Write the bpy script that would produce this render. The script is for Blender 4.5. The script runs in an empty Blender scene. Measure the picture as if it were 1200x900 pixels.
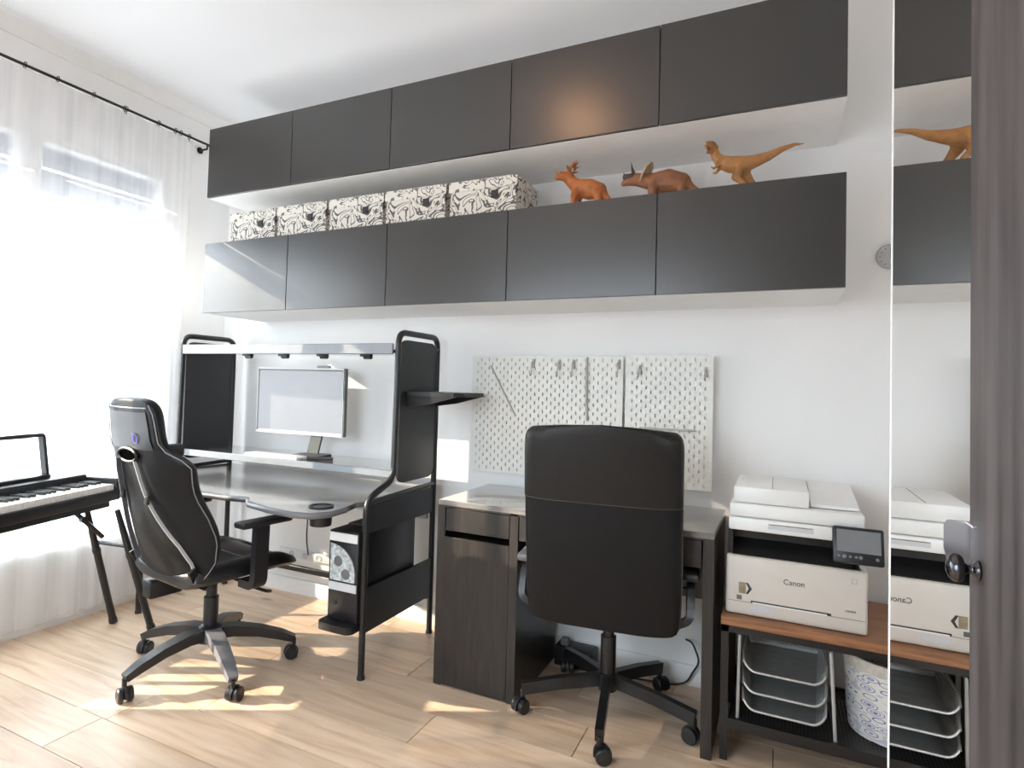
import bpy, bmesh, math, random
from mathutils import Vector, Matrix
random.seed(7)
SC = bpy.context.scene
COL = SC.collection
PI = math.pi

# ------------------------------------------------------------------ camera
CAM = Vector((2.70, -2.67, 1.226))
yaw, pit, rol, FPX = .4613, .0307, .0282, 709.7
fw = Vector((-math.sin(yaw)*math.cos(pit), math.cos(yaw)*math.cos(pit), math.sin(pit)))
rt0 = Vector((math.cos(yaw), math.sin(yaw), 0)); up0 = rt0.cross(fw)
rt = math.cos(rol)*rt0 + math.sin(rol)*up0
up = -math.sin(rol)*rt0 + math.cos(rol)*up0
cd = bpy.data.cameras.new('camera'); cam = bpy.data.objects.new('camera', cd); COL.objects.link(cam)
cam.matrix_world = Matrix(((rt.x, up.x, -fw.x, CAM.x), (rt.y, up.y, -fw.y, CAM.y), (rt.z, up.z, -fw.z, CAM.z), (0, 0, 0, 1)))
cd.sensor_fit = 'HORIZONTAL'; cd.sensor_width = 36; cd.lens = FPX*36/1200
cd.shift_x = 41.2/1200; cd.shift_y = -20/1200; cd.clip_start = .02; cd.clip_end = 200
SC.camera = cam

# ------------------------------------------------------------------ light
W = bpy.data.worlds.new('sky'); SC.world = W; W.use_nodes = True
wt = W.node_tree; wb = wt.nodes['Background']; wb.inputs[1].default_value = 5.8
wc = wt.nodes.new('ShaderNodeTexCoord'); wx = wt.nodes.new('ShaderNodeSeparateXYZ'); wr = wt.nodes.new('ShaderNodeValToRGB')
wt.links.new(wc.outputs['Generated'], wx.inputs[0]); wt.links.new(wx.outputs['Z'], wr.inputs[0]); wt.links.new(wr.outputs[0], wb.inputs[0])
wr.color_ramp.elements[0].position = 0; wr.color_ramp.elements[0].color = (.42, .45, .48, 1)      # pale street below the horizon
wr.color_ramp.elements[1].position = .03; wr.color_ramp.elements[1].color = (.80, .92, 1, 1)
sd = bpy.data.lights.new('sun', 'SUN'); sd.energy = 7.5; sd.angle = .009; sd.color = (1, .87, .68)
sun = bpy.data.objects.new('sun', sd); COL.objects.link(sun)
sun.rotation_euler = Vector((1, .55, -.49)).to_track_quat('-Z', 'Y').to_euler()
pd = bpy.data.lights.new('window_portal', 'AREA'); pd.shape = 'RECTANGLE'; pd.size = 2.0; pd.size_y = 1.85; pd.cycles.is_portal = True
po = bpy.data.objects.new('window_portal', pd); COL.objects.link(po); po.location = (-.69, -1.30, 1.37)
po.rotation_euler = Vector((1, 0, 0)).to_track_quat('-Z', 'Y').to_euler()
pd2 = bpy.data.lights.new('fill_window_portal', 'AREA'); pd2.shape = 'RECTANGLE'; pd2.size = 1.8; pd2.size_y = 1.32; pd2.cycles.is_portal = True  # portal of the window added behind the camera for fill light
po2 = bpy.data.objects.new('fill_window_portal', pd2); COL.objects.link(po2); po2.location = (1.25, -3.52, 1.36)
po2.rotation_euler = Vector((0, 1, 0)).to_track_quat('-Z', 'Y').to_euler()
VS = SC.view_settings
VS.view_transform = 'Standard'; VS.look = 'None'; VS.gamma = 1; VS.use_curve_mapping = False
VS.exposure = 1.06
SC.cycles.max_bounces = 12; SC.cycles.diffuse_bounces = 8; SC.cycles.glossy_bounces = 5
SC.cycles.transparent_max_bounces = 12

# ------------------------------------------------------------------ materials
MATS = {}
def nt(name):
    m = bpy.data.materials.new(name); m.use_nodes = True
    MATS[name] = m
    t = m.node_tree
    return m, t, t.nodes['Principled BSDF']
def lk(t, a, b): t.links.new(a, b)
def mat(name, col, rough=.5, metal=0, var=.06, scale=12, stretch=(1, 1, 1), bump=0, spec=.5, coat=0):
    """plain surface with a little procedural mottling"""
    m, t, p = nt(name)
    tc = t.nodes.new('ShaderNodeTexCoord'); mp = t.nodes.new('ShaderNodeMapping'); mp.inputs['Scale'].default_value = stretch
    n = t.nodes.new('ShaderNodeTexNoise'); n.inputs['Scale'].default_value = scale; n.inputs['Detail'].default_value = 5
    lk(t, tc.outputs['Object'], mp.inputs[0]); lk(t, mp.outputs[0], n.inputs['Vector'])
    r = t.nodes.new('ShaderNodeValToRGB')
    a = [max(0, c*(1-var)) for c in col]; b = [min(1, c*(1+var)) for c in col]
    r.color_ramp.elements[0].color = (*a, 1); r.color_ramp.elements[1].color = (*b, 1)
    r.color_ramp.elements[0].position = .3; r.color_ramp.elements[1].position = .7
    lk(t, n.outputs['Fac'], r.inputs[0]); lk(t, r.outputs[0], p.inputs['Base Color'])
    p.inputs['Roughness'].default_value = rough; p.inputs['Metallic'].default_value = metal
    p.inputs['Specular IOR Level'].default_value = spec; p.inputs['Coat Weight'].default_value = coat; p.inputs['Coat IOR'].default_value = 1.9; p.inputs['Coat Roughness'].default_value = .12
    if bump:
        bn = t.nodes.new('ShaderNodeBump'); bn.inputs['Strength'].default_value = bump; bn.inputs['Distance'].default_value = .002
        lk(t, n.outputs['Fac'], bn.inputs['Height']); lk(t, bn.outputs[0], p.inputs['Normal'])
    return m
def emis(name, col, strength):
    m, t, p = nt(name)
    p.inputs['Base Color'].default_value = (*col, 1); p.inputs['Emission Color'].default_value = (*col, 1)
    p.inputs['Emission Strength'].default_value = strength
    return m

mat('wall_paint', (.89, .89, .885), .85, var=.015, scale=3)
mat('ceiling_paint', (.86, .87, .88), .9, var=.01, scale=2)
mat('trim_white', (.86, .86, .85), .5, var=.02)
mat('cab_white', (.83, .83, .82), .45, var=.02)
mat('cab_dark', (.025, .023, .0225), .30, spec=1, var=.04, scale=1.5, stretch=(3, 1, .6))
mat('desk_wood', (.024, .0205, .018), .34, var=.35, scale=5, stretch=(14, 14, 1.2), bump=.1)
mat('desk_top_glare', (.17, .163, .153), .16, coat=1, var=.35, scale=5, stretch=(1.2, 16, 16), bump=.04)  # black-brown top lightened to grey: glare painted into the colour
mat('door_wood', (.085, .072, .070), .5, var=.5, scale=4, stretch=(9, 9, .9), bump=.15)
mat('black_metal', (.012, .012, .013), .32, var=.1)
mat('black_laminate_glare', (.15, .153, .158), .18, var=.15, scale=20, spec=1, coat=1)  # black boards greyed, their glare mixed into the base colour
mat('black_panel', (.018, .019, .022), .45, var=.08)
mat('black_plastic', (.012, .012, .014), .4, var=.1)
mat('grey_plastic', (.16, .16, .17), .4, var=.08)
mat('leather', (.011, .011, .013), .33, var=.2, scale=60, bump=.12)
mat('leather_back', (.0055, .0058, .0068), .5, spec=.28, var=.12, scale=40, bump=.1)
mat('leather_brown', (.010, .0085, .0075), .45, spec=.32, var=.12, scale=40, bump=.1)
mat('fabric_black', (.034, .031, .033), .85, var=.2, scale=150, bump=.15)
mat('piping', (.20, .20, .21), .4, var=.1)
mat('strap', (.10, .10, .11), .35, var=.1)
mat('chrome', (.75, .76, .8), .12, 1, var=.02)
mat('satin_steel', (.92, .93, .98), .32, 1, var=.02)
mat('basket_rim', (.62, .58, .50), .8, var=.15, scale=50)
mat('dark_chrome', (.10, .10, .11), .2, 1, var=.05)
mat('grey_metal', (.55, .56, .56), .4, .6, var=.05)
mat('pale_laminate', (.62, .63, .66), .35, var=.04)
mat('peg_white', (.80, .80, .76), .5, var=.02)
mat('peg_grey', (.45, .44, .41), .5, var=.05)
mat('printer_white', (.68, .63, .57), .42, var=.02)
mat('printer_light', (.84, .84, .82), .4, var=.02)
mat('printer_black', (.014, .014, .015), .28, var=.1)
mat('printer_seam', (.10, .095, .09), .5, var=.1)
mat('table_wood', (.30, .135, .062), .38, var=.3, scale=6, stretch=(1.5, 16, 16), bump=.1)
mat('screen_grey', (.20, .21, .22), .2, var=.03)
mat('blue_print', (.10, .09, .50), .5, var=.1)
mat('brown_print', (.30, .24, .15), .6, var=.3, scale=80)
mat('ink', (.03, .03, .03), .5, var=.1)
mat('slot_shade', (.002, .002, .002), 1, var=.1, spec=0)  # shade of the belt opening, painted flat black
mat('key_white', (.85, .84, .80), .3, var=.02)
mat('shutter_grey', (.33, .35, .38), .6, var=.05)
mat('slate', (.12, .13, .12), .5, var=.1)
mat('fan_grey', (.50, .54, .55), .25, var=.5, scale=70)
mat('facade', (.62, .74, .76), .8, var=.03)
mat('facade_glass', (.30, .40, .46), .3, var=.05)
mat('fascia', (.26, .28, .30), .5, var=.05)
m_, t_, p_ = nt('screen_glare'); p_.inputs['Base Color'].default_value = (.10, .10, .11, 1); p_.inputs['Roughness'].default_value = .45; p_.inputs['Emission Color'].default_value = (.80, .85, .90, 1); p_.inputs['Emission Strength'].default_value = .22  # window glare on a dark screen, put in as emission
emis('lamp_glow', (1, .54, .28), 13)

def dino_mat(name, c1, c2, c3):
    m, t, p = nt(name)
    tc = t.nodes.new('ShaderNodeTexCoord'); n = t.nodes.new('ShaderNodeTexNoise'); n.inputs['Scale'].default_value = 16; n.inputs['Detail'].default_value = 6
    r = t.nodes.new('ShaderNodeValToRGB'); e = r.color_ramp.elements
    e[0].position = .3; e[0].color = (*c1, 1); e[1].position = .72; e[1].color = (*c3, 1)
    x = e.new(.5); x.color = (*c2, 1)
    v = t.nodes.new('ShaderNodeTexVoronoi'); v.inputs['Scale'].default_value = 160
    b = t.nodes.new('ShaderNodeBump'); b.inputs['Strength'].default_value = .35; b.inputs['Distance'].default_value = .002
    lk(t, tc.outputs['Object'], n.inputs['Vector']); lk(t, tc.outputs['Object'], v.inputs['Vector'])
    lk(t, n.outputs['Fac'], r.inputs[0]); lk(t, r.outputs[0], p.inputs['Base Color'])
    lk(t, v.outputs['Distance'], b.inputs['Height']); lk(t, b.outputs[0], p.inputs['Normal'])
    p.inputs['Roughness'].default_value = .55
dino_mat('dino_orange', (.30, .085, .022), (.50, .17, .045), (.42, .14, .05))
dino_mat('dino_brown', (.17, .070, .035), (.30, .125, .055), (.22, .10, .05))
dino_mat('dino_tan', (.24, .10, .03), (.46, .22, .075), (.36, .15, .045))
mat('dino_dark', (.07, .045, .04), .6, var=.3, scale=60)
mat('dino_pale', (.55, .40, .25), .6, var=.25, scale=60)
mat('dino_mouth', (.30, .06, .05), .4, var=.1)

def wood_floor():
    m, t, p = nt('oak_plank')
    tc = t.nodes.new('ShaderNodeTexCoord'); oi = t.nodes.new('ShaderNodeObjectInfo')
    geo = t.nodes.new('ShaderNodeNewGeometry')
    off = t.nodes.new('ShaderNodeVectorMath'); off.operation = 'SCALE'
    comb = t.nodes.new('ShaderNodeCombineXYZ')
    for i in range(3): lk(t, oi.outputs['Random'], comb.inputs[i])
    lk(t, comb.outputs[0], off.inputs[0]); off.inputs['Scale'].default_value = 37
    add = t.nodes.new('ShaderNodeVectorMath'); add.operation = 'ADD'
    lk(t, geo.outputs['Position'], add.inputs[0]); lk(t, off.outputs[0], add.inputs[1])
    mp = t.nodes.new('ShaderNodeMapping'); mp.inputs['Scale'].default_value = (1.1, 11, 1); lk(t, add.outputs[0], mp.inputs[0])
    n = t.nodes.new('ShaderNodeTexNoise'); n.inputs['Scale'].default_value = 2.2; n.inputs['Detail'].default_value = 8; n.inputs['Distortion'].default_value = .7
    lk(t, mp.outputs[0], n.inputs['Vector'])
    r = t.nodes.new('ShaderNodeValToRGB'); e = r.color_ramp.elements
    e[0].position = .28; e[0].color = (.58, .385, .25, 1); e[1].position = .75; e[1].color = (.81, .64, .48, 1)
    x = e.new(.5); x.color = (.73, .54, .38, 1)
    lk(t, n.outputs['Fac'], r.inputs[0])
    # knots
    mk = t.nodes.new('ShaderNodeMapping'); mk.inputs['Scale'].default_value = (1.5, 4.2, 1); lk(t, add.outputs[0], mk.inputs[0])
    v = t.nodes.new('ShaderNodeTexVoronoi'); v.inputs['Scale'].default_value = 1.35; lk(t, mk.outputs[0], v.inputs['Vector'])
    rk = t.nodes.new('ShaderNodeValToRGB'); rk.color_ramp.elements[0].position = .03; rk.color_ramp.elements[0].color = (.42, .34, .28, 1)
    rk.color_ramp.elements[1].position = .13; rk.color_ramp.elements[1].color = (1, 1, 1, 1)
    lk(t, v.outputs['Distance'], rk.inputs[0])
    mx = t.nodes.new('ShaderNodeMix'); mx.data_type = 'RGBA'; mx.blend_type = 'MULTIPLY'; mx.inputs['Factor'].default_value = .85
    lk(t, r.outputs[0], mx.inputs[6]); lk(t, rk.outputs[0], mx.inputs[7])
    # plank to plank tone
    hs = t.nodes.new('ShaderNodeHueSaturation'); mr = t.nodes.new('ShaderNodeMapRange')
    mr.inputs['To Min'].default_value = .86; mr.inputs['To Max'].default_value = 1.14
    lk(t, oi.outputs['Random'], mr.inputs['Value']); lk(t, mr.outputs[0], hs.inputs['Value']); lk(t, mx.outputs[2], hs.inputs['Color'])
    lk(t, hs.outputs[0], p.inputs['Base Color'])
    p.inputs['Roughness'].default_value = .32
    b = t.nodes.new('ShaderNodeBump'); b.inputs['Strength'].default_value = .08; b.inputs['Distance'].default_value = .002
    lk(t, n.outputs['Fac'], b.inputs['Height']); lk(t, b.outputs[0], p.inputs['Normal'])
wood_floor()
mat('floor_joint', (.10, .065, .04), .8, var=.1)

def sheer(name, lo_, hi_):
    m, t, p = nt(name)
    t.nodes.remove(p); out = t.nodes['Material Output']
    tr = t.nodes.new('ShaderNodeBsdfTransparent'); tl = t.nodes.new('ShaderNodeBsdfTranslucent'); df = t.nodes.new('ShaderNodeBsdfDiffuse')
    tl.inputs[0].default_value = (.93, .94, .95, 1); df.inputs[0].default_value = (.9, .9, .9, 1)
    tc = t.nodes.new('ShaderNodeTexCoord'); mp = t.nodes.new('ShaderNodeMapping'); mp.inputs['Scale'].default_value = (1, 26, .35)
    n = t.nodes.new('ShaderNodeTexNoise'); n.inputs['Scale'].default_value = 1; lk(t, tc.outputs['Object'], mp.inputs[0]); lk(t, mp.outputs[0], n.inputs['Vector'])
    mr = t.nodes.new('ShaderNodeMapRange'); mr.inputs['From Min'].default_value = .3; mr.inputs['From Max'].default_value = .7
    mr.inputs['To Min'].default_value = lo_; mr.inputs['To Max'].default_value = hi_
    lk(t, n.outputs['Fac'], mr.inputs['Value'])
    m1 = t.nodes.new('ShaderNodeMixShader'); m1.inputs[0].default_value = .45; lk(t, tl.outputs[0], m1.inputs[1]); lk(t, df.outputs[0], m1.inputs[2])
    m2 = t.nodes.new('ShaderNodeMixShader'); lk(t, mr.outputs[0], m2.inputs[0]); lk(t, tr.outputs[0], m2.inputs[1]); lk(t, m1.outputs[0], m2.inputs[2])
    lk(t, m2.outputs[0], out.inputs[0])
sheer('sheer_fabric', .38, .48)
sheer('sheer_gathered', .86, .95)
def glass():
    m, t, p = nt('window_glass'); t.nodes.remove(p); out = t.nodes['Material Output']
    tr = t.nodes.new('ShaderNodeBsdfTransparent'); gl = t.nodes.new('ShaderNodeBsdfGlossy'); gl.inputs['Roughness'].default_value = .02
    tr.inputs[0].default_value = (.97, .97, .98, 1)
    m2 = t.nodes.new('ShaderNodeMixShader'); m2.inputs[0].default_value = .06
    lk(t, tr.outputs[0], m2.inputs[1]); lk(t, gl.outputs[0], m2.inputs[2]); lk(t, m2.outputs[0], out.inputs[0])
glass()
def mirror():
    m, t, p = nt('mirror_glass'); p.inputs['Base Color'].default_value = (.93, .93, .91, 1); p.inputs['Metallic'].default_value = 1; p.inputs['Roughness'].default_value = 0
mirror()
def mesh_wire(name, col, scale, hole):
    """woven wire: see-through square holes"""
    m, t, p = nt(name); out = t.nodes['Material Output']
    p.inputs['Base Color'].default_value = (*col, 1); p.inputs['Roughness'].default_value = .45; p.inputs['Metallic'].default_value = .3
    tc = t.nodes.new('ShaderNodeTexCoord'); sx = t.nodes.new('ShaderNodeSeparateXYZ'); lk(t, tc.outputs['Object'], sx.inputs[0])
    outs = []
    for i in range(2):
        a = t.nodes.new('ShaderNodeMath'); a.operation = 'MULTIPLY'; a.inputs[1].default_value = scale; lk(t, sx.outputs[i], a.inputs[0])
        f = t.nodes.new('ShaderNodeMath'); f.operation = 'FRACT'; lk(t, a.outputs[0], f.inputs[0])
        g = t.nodes.new('ShaderNodeMath'); g.operation = 'LESS_THAN'; g.inputs[1].default_value = hole; lk(t, f.outputs[0], g.inputs[0]); outs.append(g)
    k = t.nodes.new('ShaderNodeMath'); k.operation = 'MULTIPLY'; lk(t, outs[0].outputs[0], k.inputs[0]); lk(t, outs[1].outputs[0], k.inputs[1])
    tr = t.nodes.new('ShaderNodeBsdfTransparent'); mx = t.nodes.new('ShaderNodeMixShader')
    lk(t, k.outputs[0], mx.inputs[0]); lk(t, p.outputs[0], mx.inputs[1]); lk(t, tr.outputs[0], mx.inputs[2]); lk(t, mx.outputs[0], out.inputs[0])
mesh_wire('tray_mesh', (.34, .35, .34), 300, .42)
mesh_wire('shelf_mesh', (.035, .035, .035), 90, .55)
def print_mat(name, base, ink, sc, thr, dist, w=.035):
    """black line-drawing print: contour bands of a warped noise"""
    m, t, p = nt(name); tc = t.nodes.new('ShaderNodeTexCoord')
    n = t.nodes.new('ShaderNodeTexNoise'); n.inputs['Scale'].default_value = sc; n.inputs['Detail'].default_value = 2; n.inputs['Distortion'].default_value = dist
    lk(t, tc.outputs['Object'], n.inputs['Vector'])
    r = t.nodes.new('ShaderNodeValToRGB'); r.color_ramp.interpolation = 'CONSTANT'; e = r.color_ramp.elements
    e[0].position = 0; e[0].color = (*base, 1); e[1].position = thr; e[1].color = (*ink, 1)
    x = e.new(thr+w); x.color = (*base, 1); x = e.new(thr+.14); x.color = (*ink, 1); x = e.new(thr+.14+w*1.5); x.color = (*base, 1)
    x = e.new(thr-.12); x.color = (*ink, 1); x = e.new(thr-.12+w); x.color = (*base, 1)
    lk(t, n.outputs['Fac'], r.inputs[0]); lk(t, r.outputs[0], p.inputs['Base Color']); p.inputs['Roughness'].default_value = .6
print_mat('box_print', (.66, .64, .58), (.10, .10, .10), 11, .50, 1.2)
print_mat('lid_print', (.68, .66, .60), (.13, .13, .13), 15, .54, .8)
def fish_mat():
    m, t, p = nt('fish_print'); tc = t.nodes.new('ShaderNodeTexCoord')
    mp = t.nodes.new('ShaderNodeMapping'); mp.inputs['Scale'].default_value = (17, 17, 42); mp.inputs['Rotation'].default_value = (0, .25, 0); lk(t, tc.outputs['Object'], mp.inputs[0])
    v = t.nodes.new('ShaderNodeTexVoronoi'); v.inputs['Scale'].default_value = 1; v.inputs['Randomness'].default_value = .55; lk(t, mp.outputs[0], v.inputs['Vector'])
    r = t.nodes.new('ShaderNodeValToRGB'); r.color_ramp.interpolation = 'CONSTANT'; e = r.color_ramp.elements
    e[0].position = 0; e[0].color = (.10, .11, .32, 1); e[1].position = .12; e[1].color = (.72, .71, .68, 1)
    for q, c in ((.2, (.28, .30, .52, 1)), (.27, (.74, .73, .70, 1)), (.40, (.16, .17, .38, 1)), (.45, (.76, .75, .71, 1)), (.66, (.55, .55, .62, 1))):
        x = e.new(q); x.color = c
    lk(t, v.outputs['Distance'], r.inputs[0]); lk(t, r.outputs[0], p.inputs['Base Color']); p.inputs['Roughness'].default_value = .8
fish_mat()

# ------------------------------------------------------------------ mesh helpers
def arcs(pts, rad, n=5):
    """polyline with its inner corners rounded"""
    pts = [Vector(p) for p in pts]; out = [pts[0]]
    for a, b, c in zip(pts, pts[1:], pts[2:]):
        u = (a-b); v = (c-b); r = min(rad, u.length*.49, v.length*.49)
        p0 = b+u.normalized()*r; p1 = b+v.normalized()*r
        for k in range(n+1):
            s = k/n; out.append((1-s)**2*p0+2*s*(1-s)*b+s*s*p1)
    out.append(pts[-1]); return out

class MB:
    def __init__(self): self.bm = bmesh.new()
    def box(self, x0, x1, y0, y1, z0, z1, bev=0, seg=2, M=None):
        b = bmesh.new()
        bmesh.ops.create_cube(b, size=1)
        for v in b.verts: v.co = Vector(((x0+x1)/2+v.co.x*(x1-x0), (y0+y1)/2+v.co.y*(y1-y0), (z0+z1)/2+v.co.z*(z1-z0)))
        if bev: bmesh.ops.bevel(b, geom=list(b.edges), offset=bev, segments=seg, affect='EDGES', profile=.5)
        return self.add(b, M)
    def add(self, b, M=None):
        if M is not None: bmesh.ops.transform(b, matrix=M, verts=b.verts)
        me = bpy.data.meshes.new('t'); b.to_mesh(me); b.free(); self.bm.from_mesh(me); bpy.data.meshes.remove(me)
        return self
    def raw(self, verts, faces, M=None):
        vs = [self.bm.verts.new(M @ Vector(v) if M is not None else Vector(v)) for v in verts]
        for f in faces:
            try: self.bm.faces.new([vs[i] for i in f])
            except ValueError: pass
        return self
    def tube(self, path, r, n=8, closed=False, sq=None):
        """round tube along a path (r number or list), or with sq=(a,b) a flat bar"""
        pts = [Vector(p) for p in path]; N = len(pts); vs = []; fs = []
        prev = None
        for i, p in enumerate(pts):
            if closed: d = pts[(i+1) % N]-pts[i-1]
            else: d = pts[min(i+1, N-1)]-pts[max(i-1, 0)]
            d.normalize()
            if prev is None:
                a = Vector((0, 0, 1)) if abs(d.z) < .9 else Vector((1, 0, 0))
                s = d.cross(a).normalized()
            else: s = (prev-d*prev.dot(d)).normalized()
            prev = s; u = s.cross(d)
            rr = r[i] if isinstance(r, (list, tuple)) else r
            if sq:
                a, b = sq
                k = rr if isinstance(r, (list, tuple)) else 1
                for c in ((1, 1), (-1, 1), (-1, -1), (1, -1)): vs.append(p+s*a*k*c[0]+u*b*k*c[1])
            else:
                for k in range(n):
                    t = 2*PI*k/n; vs.append(p+s*rr*math.cos(t)+u*rr*math.sin(t))
        if sq: n = 4
        for i in range(N if closed else N-1):
            for k in range(n):
                j = (i+1) % N
                fs.append((i*n+k, i*n+(k+1) % n, j*n+(k+1) % n, j*n+k))
        if not closed: fs.append(tuple(range(n-1, -1, -1))); fs.append(tuple((N-1)*n+k for k in range(n)))
        return self.raw(vs, fs)
    def lathe(self, prof, n=16, M=None, cap=True):
        """prof: (radius, height) pairs round local z"""
        vs = []; fs = []
        for r, z in prof:
            for k in range(n): vs.append((r*math.cos(2*PI*k/n), r*math.sin(2*PI*k/n), z))
        for i in range(len(prof)-1):
            for k in range(n): fs.append((i*n+k, i*n+(k+1) % n, (i+1)*n+(k+1) % n, (i+1)*n+k))
        if cap: fs.append(tuple(range(n-1, -1, -1))); fs.append(tuple((len(prof)-1)*n+k for k in range(n)))
        return self.raw(vs, fs, M)
    def prism(self, poly, h0, h1, axis='z', M=None):
        """extrude a 2d outline; axis z: (x,y), axis x: (y,z), axis y: (x,z)"""
        def q(p, h): return (p[0], p[1], h) if axis == 'z' else ((h, p[0], p[1]) if axis == 'x' else (p[0], h, p[1]))
        n = len(poly); vs = [q(p, h0) for p in poly]+[q(p, h1) for p in poly]
        fs = [tuple(range(n-1, -1, -1)), tuple(range(n, 2*n))]+[(i, (i+1) % n, n+(i+1) % n, n+i) for i in range(n)]
        return self.raw(vs, fs, M)
    def loft(self, rings, cap=True):
        n = len(rings[0]); vs = [p for r in rings for p in r]; fs = []
        for i in range(len(rings)-1):
            for k in range(n): fs.append((i*n+k, i*n+(k+1) % n, (i+1)*n+(k+1) % n, (i+1)*n+k))
        if cap: fs.append(tuple(range(n-1, -1, -1))); fs.append(tuple((len(rings)-1)*n+k for k in range(n)))
        return self.raw(vs, fs)
    def build(self, name, m, parent=None, local=False, smooth=40, sub=0):
        bmesh.ops.recalc_face_normals(self.bm, faces=self.bm.faces)
        if parent is not None and not local:
            bmesh.ops.transform(self.bm, matrix=WM[parent.name].inverted(), verts=self.bm.verts)
        me = bpy.data.meshes.new(name); self.bm.to_mesh(me); self.bm.free()
        if smooth:
            for p in me.polygons: p.use_smooth = True
            me.set_sharp_from_angle(angle=math.radians(smooth))
        return link(name, me, m, parent, sub)
WM = {}
def link(name, me, m, parent=None, sub=0):
    o = bpy.data.objects.new(name, me); COL.objects.link(o)
    if m: 
        if not me.materials: me.materials.append(MATS[m])
    o.parent = parent
    WM[o.name] = WM[parent.name].copy() if parent is not None else Matrix.Identity(4)
    if sub:
        s = o.modifiers.new('sub', 'SUBSURF'); s.levels = sub; s.render_levels = sub
    return o
def thing(name, label, cat, loc, rotz=0, group=None):
    o = bpy.data.objects.new(name, None); COL.objects.link(o); o.empty_display_size = .1
    o.location = loc; o.rotation_euler = (0, 0, rotz)
    WM[o.name] = Matrix.Translation(Vector(loc)) @ Matrix.Rotation(rotz, 4, 'Z')
    o['label'] = label; o['category'] = cat
    if group: o['group'] = group
    return o
def tag(o, label, cat, group=None):
    o['label'] = label; o['category'] = cat
    if group: o['group'] = group
    return o
def single(name, mb, m, loc, label, cat, group=None, **k):
    """a thing of one mesh: world-space geometry, origin moved to its base"""
    bmesh.ops.translate(mb.bm, vec=-Vector(loc), verts=mb.bm.verts)
    o = mb.build(name, m, **k); o.location = loc; WM[o.name] = Matrix.Translation(Vector(loc))
    return tag(o, label, cat, group)
def struct(name, mb, m, parent=None, **k):
    o = mb.build(name, m, parent, **k)
    if parent is None: o['kind'] = 'structure'
    return o
def copy_part(src, parent):
    c = src.copy(); COL.objects.link(c); c.parent = parent; WM[c.name] = WM[parent.name].copy()
    return c
def copy_tree(root, loc, label, rotz=None):
    r = root.copy(); COL.objects.link(r); r.location = loc; r['label'] = label
    if rotz is not None: r.rotation_euler = (0, 0, rotz)
    WM[r.name] = Matrix.Translation(Vector(loc)) @ Matrix.Rotation(r.rotation_euler.z, 4, 'Z')
    for ch in list(root.children):
        c = copy_part(ch, r)
        for g in ch.children: copy_part(g, c)
    return r
def text_mesh(name, s, size, m, parent, M, depth=.0006, world=False):
    if world: M = WM[parent.name].inverted() @ M
    cu = bpy.data.curves.new('txt', 'FONT'); cu.body = s; cu.size = size; cu.extrude = depth; cu.align_x = 'CENTER'; cu.align_y = 'CENTER'
    o = bpy.data.objects.new('txt', cu); COL.objects.link(o)
    bpy.context.view_layer.update()
    me = bpy.data.meshes.new_from_object(o.evaluated_get(bpy.context.evaluated_depsgraph_get()))
    bpy.data.objects.remove(o); bpy.data.curves.remove(cu)
    me.transform(M); me.name = name; me.materials.clear()
    return link(name, me, m, parent)
def rrect(x0, x1, y0, y1, r, n=5):
    out = []
    for cx, cy, a in ((x1-r, y1-r, 0), (x0+r, y1-r, 90), (x0+r, y0+r, 180), (x1-r, y0+r, 270)):
        for k in range(n+1):
            t = math.radians(a+90*k/n); out.append((cx+r*math.cos(t), cy+r*math.sin(t)))
    return out

# ================================================================== the room
XL, XR, YB, YF, ZC = -.45, 3.55, .05, -3.4, 2.83
fl = struct('floor', MB().box(XL-.2, XR+.1, YF-.1, YB+.1, -.12, -.012), 'floor_joint', smooth=0)
rows = []; y = YB-.002; seam = -.075
ys = [YB]; 
while seam > YF: ys.append(seam); seam -= .2
ys.append(YF)
joints = {1: .62, 2: 1.321, 3: 2.10, 4: 1.58, 5: .80, 6: 1.95, 7: .55, 8: 1.4, 9: 2.2}
for i, (a, b) in enumerate(zip(ys, ys[1:])):
    j0 = joints.get(i+0, random.uniform(.2, 1.4)) if i else .95
    x = j0
    while x > XL+.02: x -= 1.38
    while x < XR:
        x0 = max(x, XL); x1 = min(x+1.38, XR); x += 1.38
        if x1-x0 < .03: continue
        MB().box(x0+.0016, x1-.0016, b+.0016, a-.0016, -.012, 0).build('plank', 'oak_plank', fl, smooth=0)
struct('ceiling', MB().box(XL-.2, XR+.1, YF-.1, YB+.1, ZC, ZC+.1), 'ceiling_paint', smooth=0)
struct('wall_back', MB().box(XL-.2, XR+.1, YB, YB+.1, -.1, ZC), 'wall_paint', smooth=0)
struct('wall_right', MB().box(XR, XR+.1, YF, YB, -.1, ZC), 'wall_paint', smooth=0)
RX0, RX1, RZ0, RZ1 = .35, 2.15, .70, 2.02
struct('wall_front', MB().box(XL-.2, RX0, YF-.1, YF, -.1, ZC).box(RX1, XR+.1, YF-.1, YF, -.1, ZC).box(RX0, RX1, YF-.1, YF, -.1, RZ0).box(RX0, RX1, YF-.1, YF, RZ1, ZC), 'wall_paint', smooth=0)
WY0, WY1, WZ0, WZ1 = -2.22, -.37, .37, 2.37
w = MB().box(XL-.22, XL, YF, WY0, -.1, ZC).box(XL-.22, XL, WY1, YB, -.1, ZC).box(XL-.22, XL, WY0, WY1, -.1, WZ0).box(XL-.22, XL, WY0, WY1, WZ1, ZC)
struct('wall_left', w, 'wall_paint', smooth=0)
struct('trim_1', MB().prism([(XL, ZC), (XL, 2.768), (XL+.012, 2.768), (XL+.03, 2.80), (XL+.05, ZC)], YF, YB, 'y'), 'trim_white', smooth=0)
struct('trim_2', MB().box(XL, XL+.022, -2.4, -.34, 2.445, 2.47, .004), 'trim_white')
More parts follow.
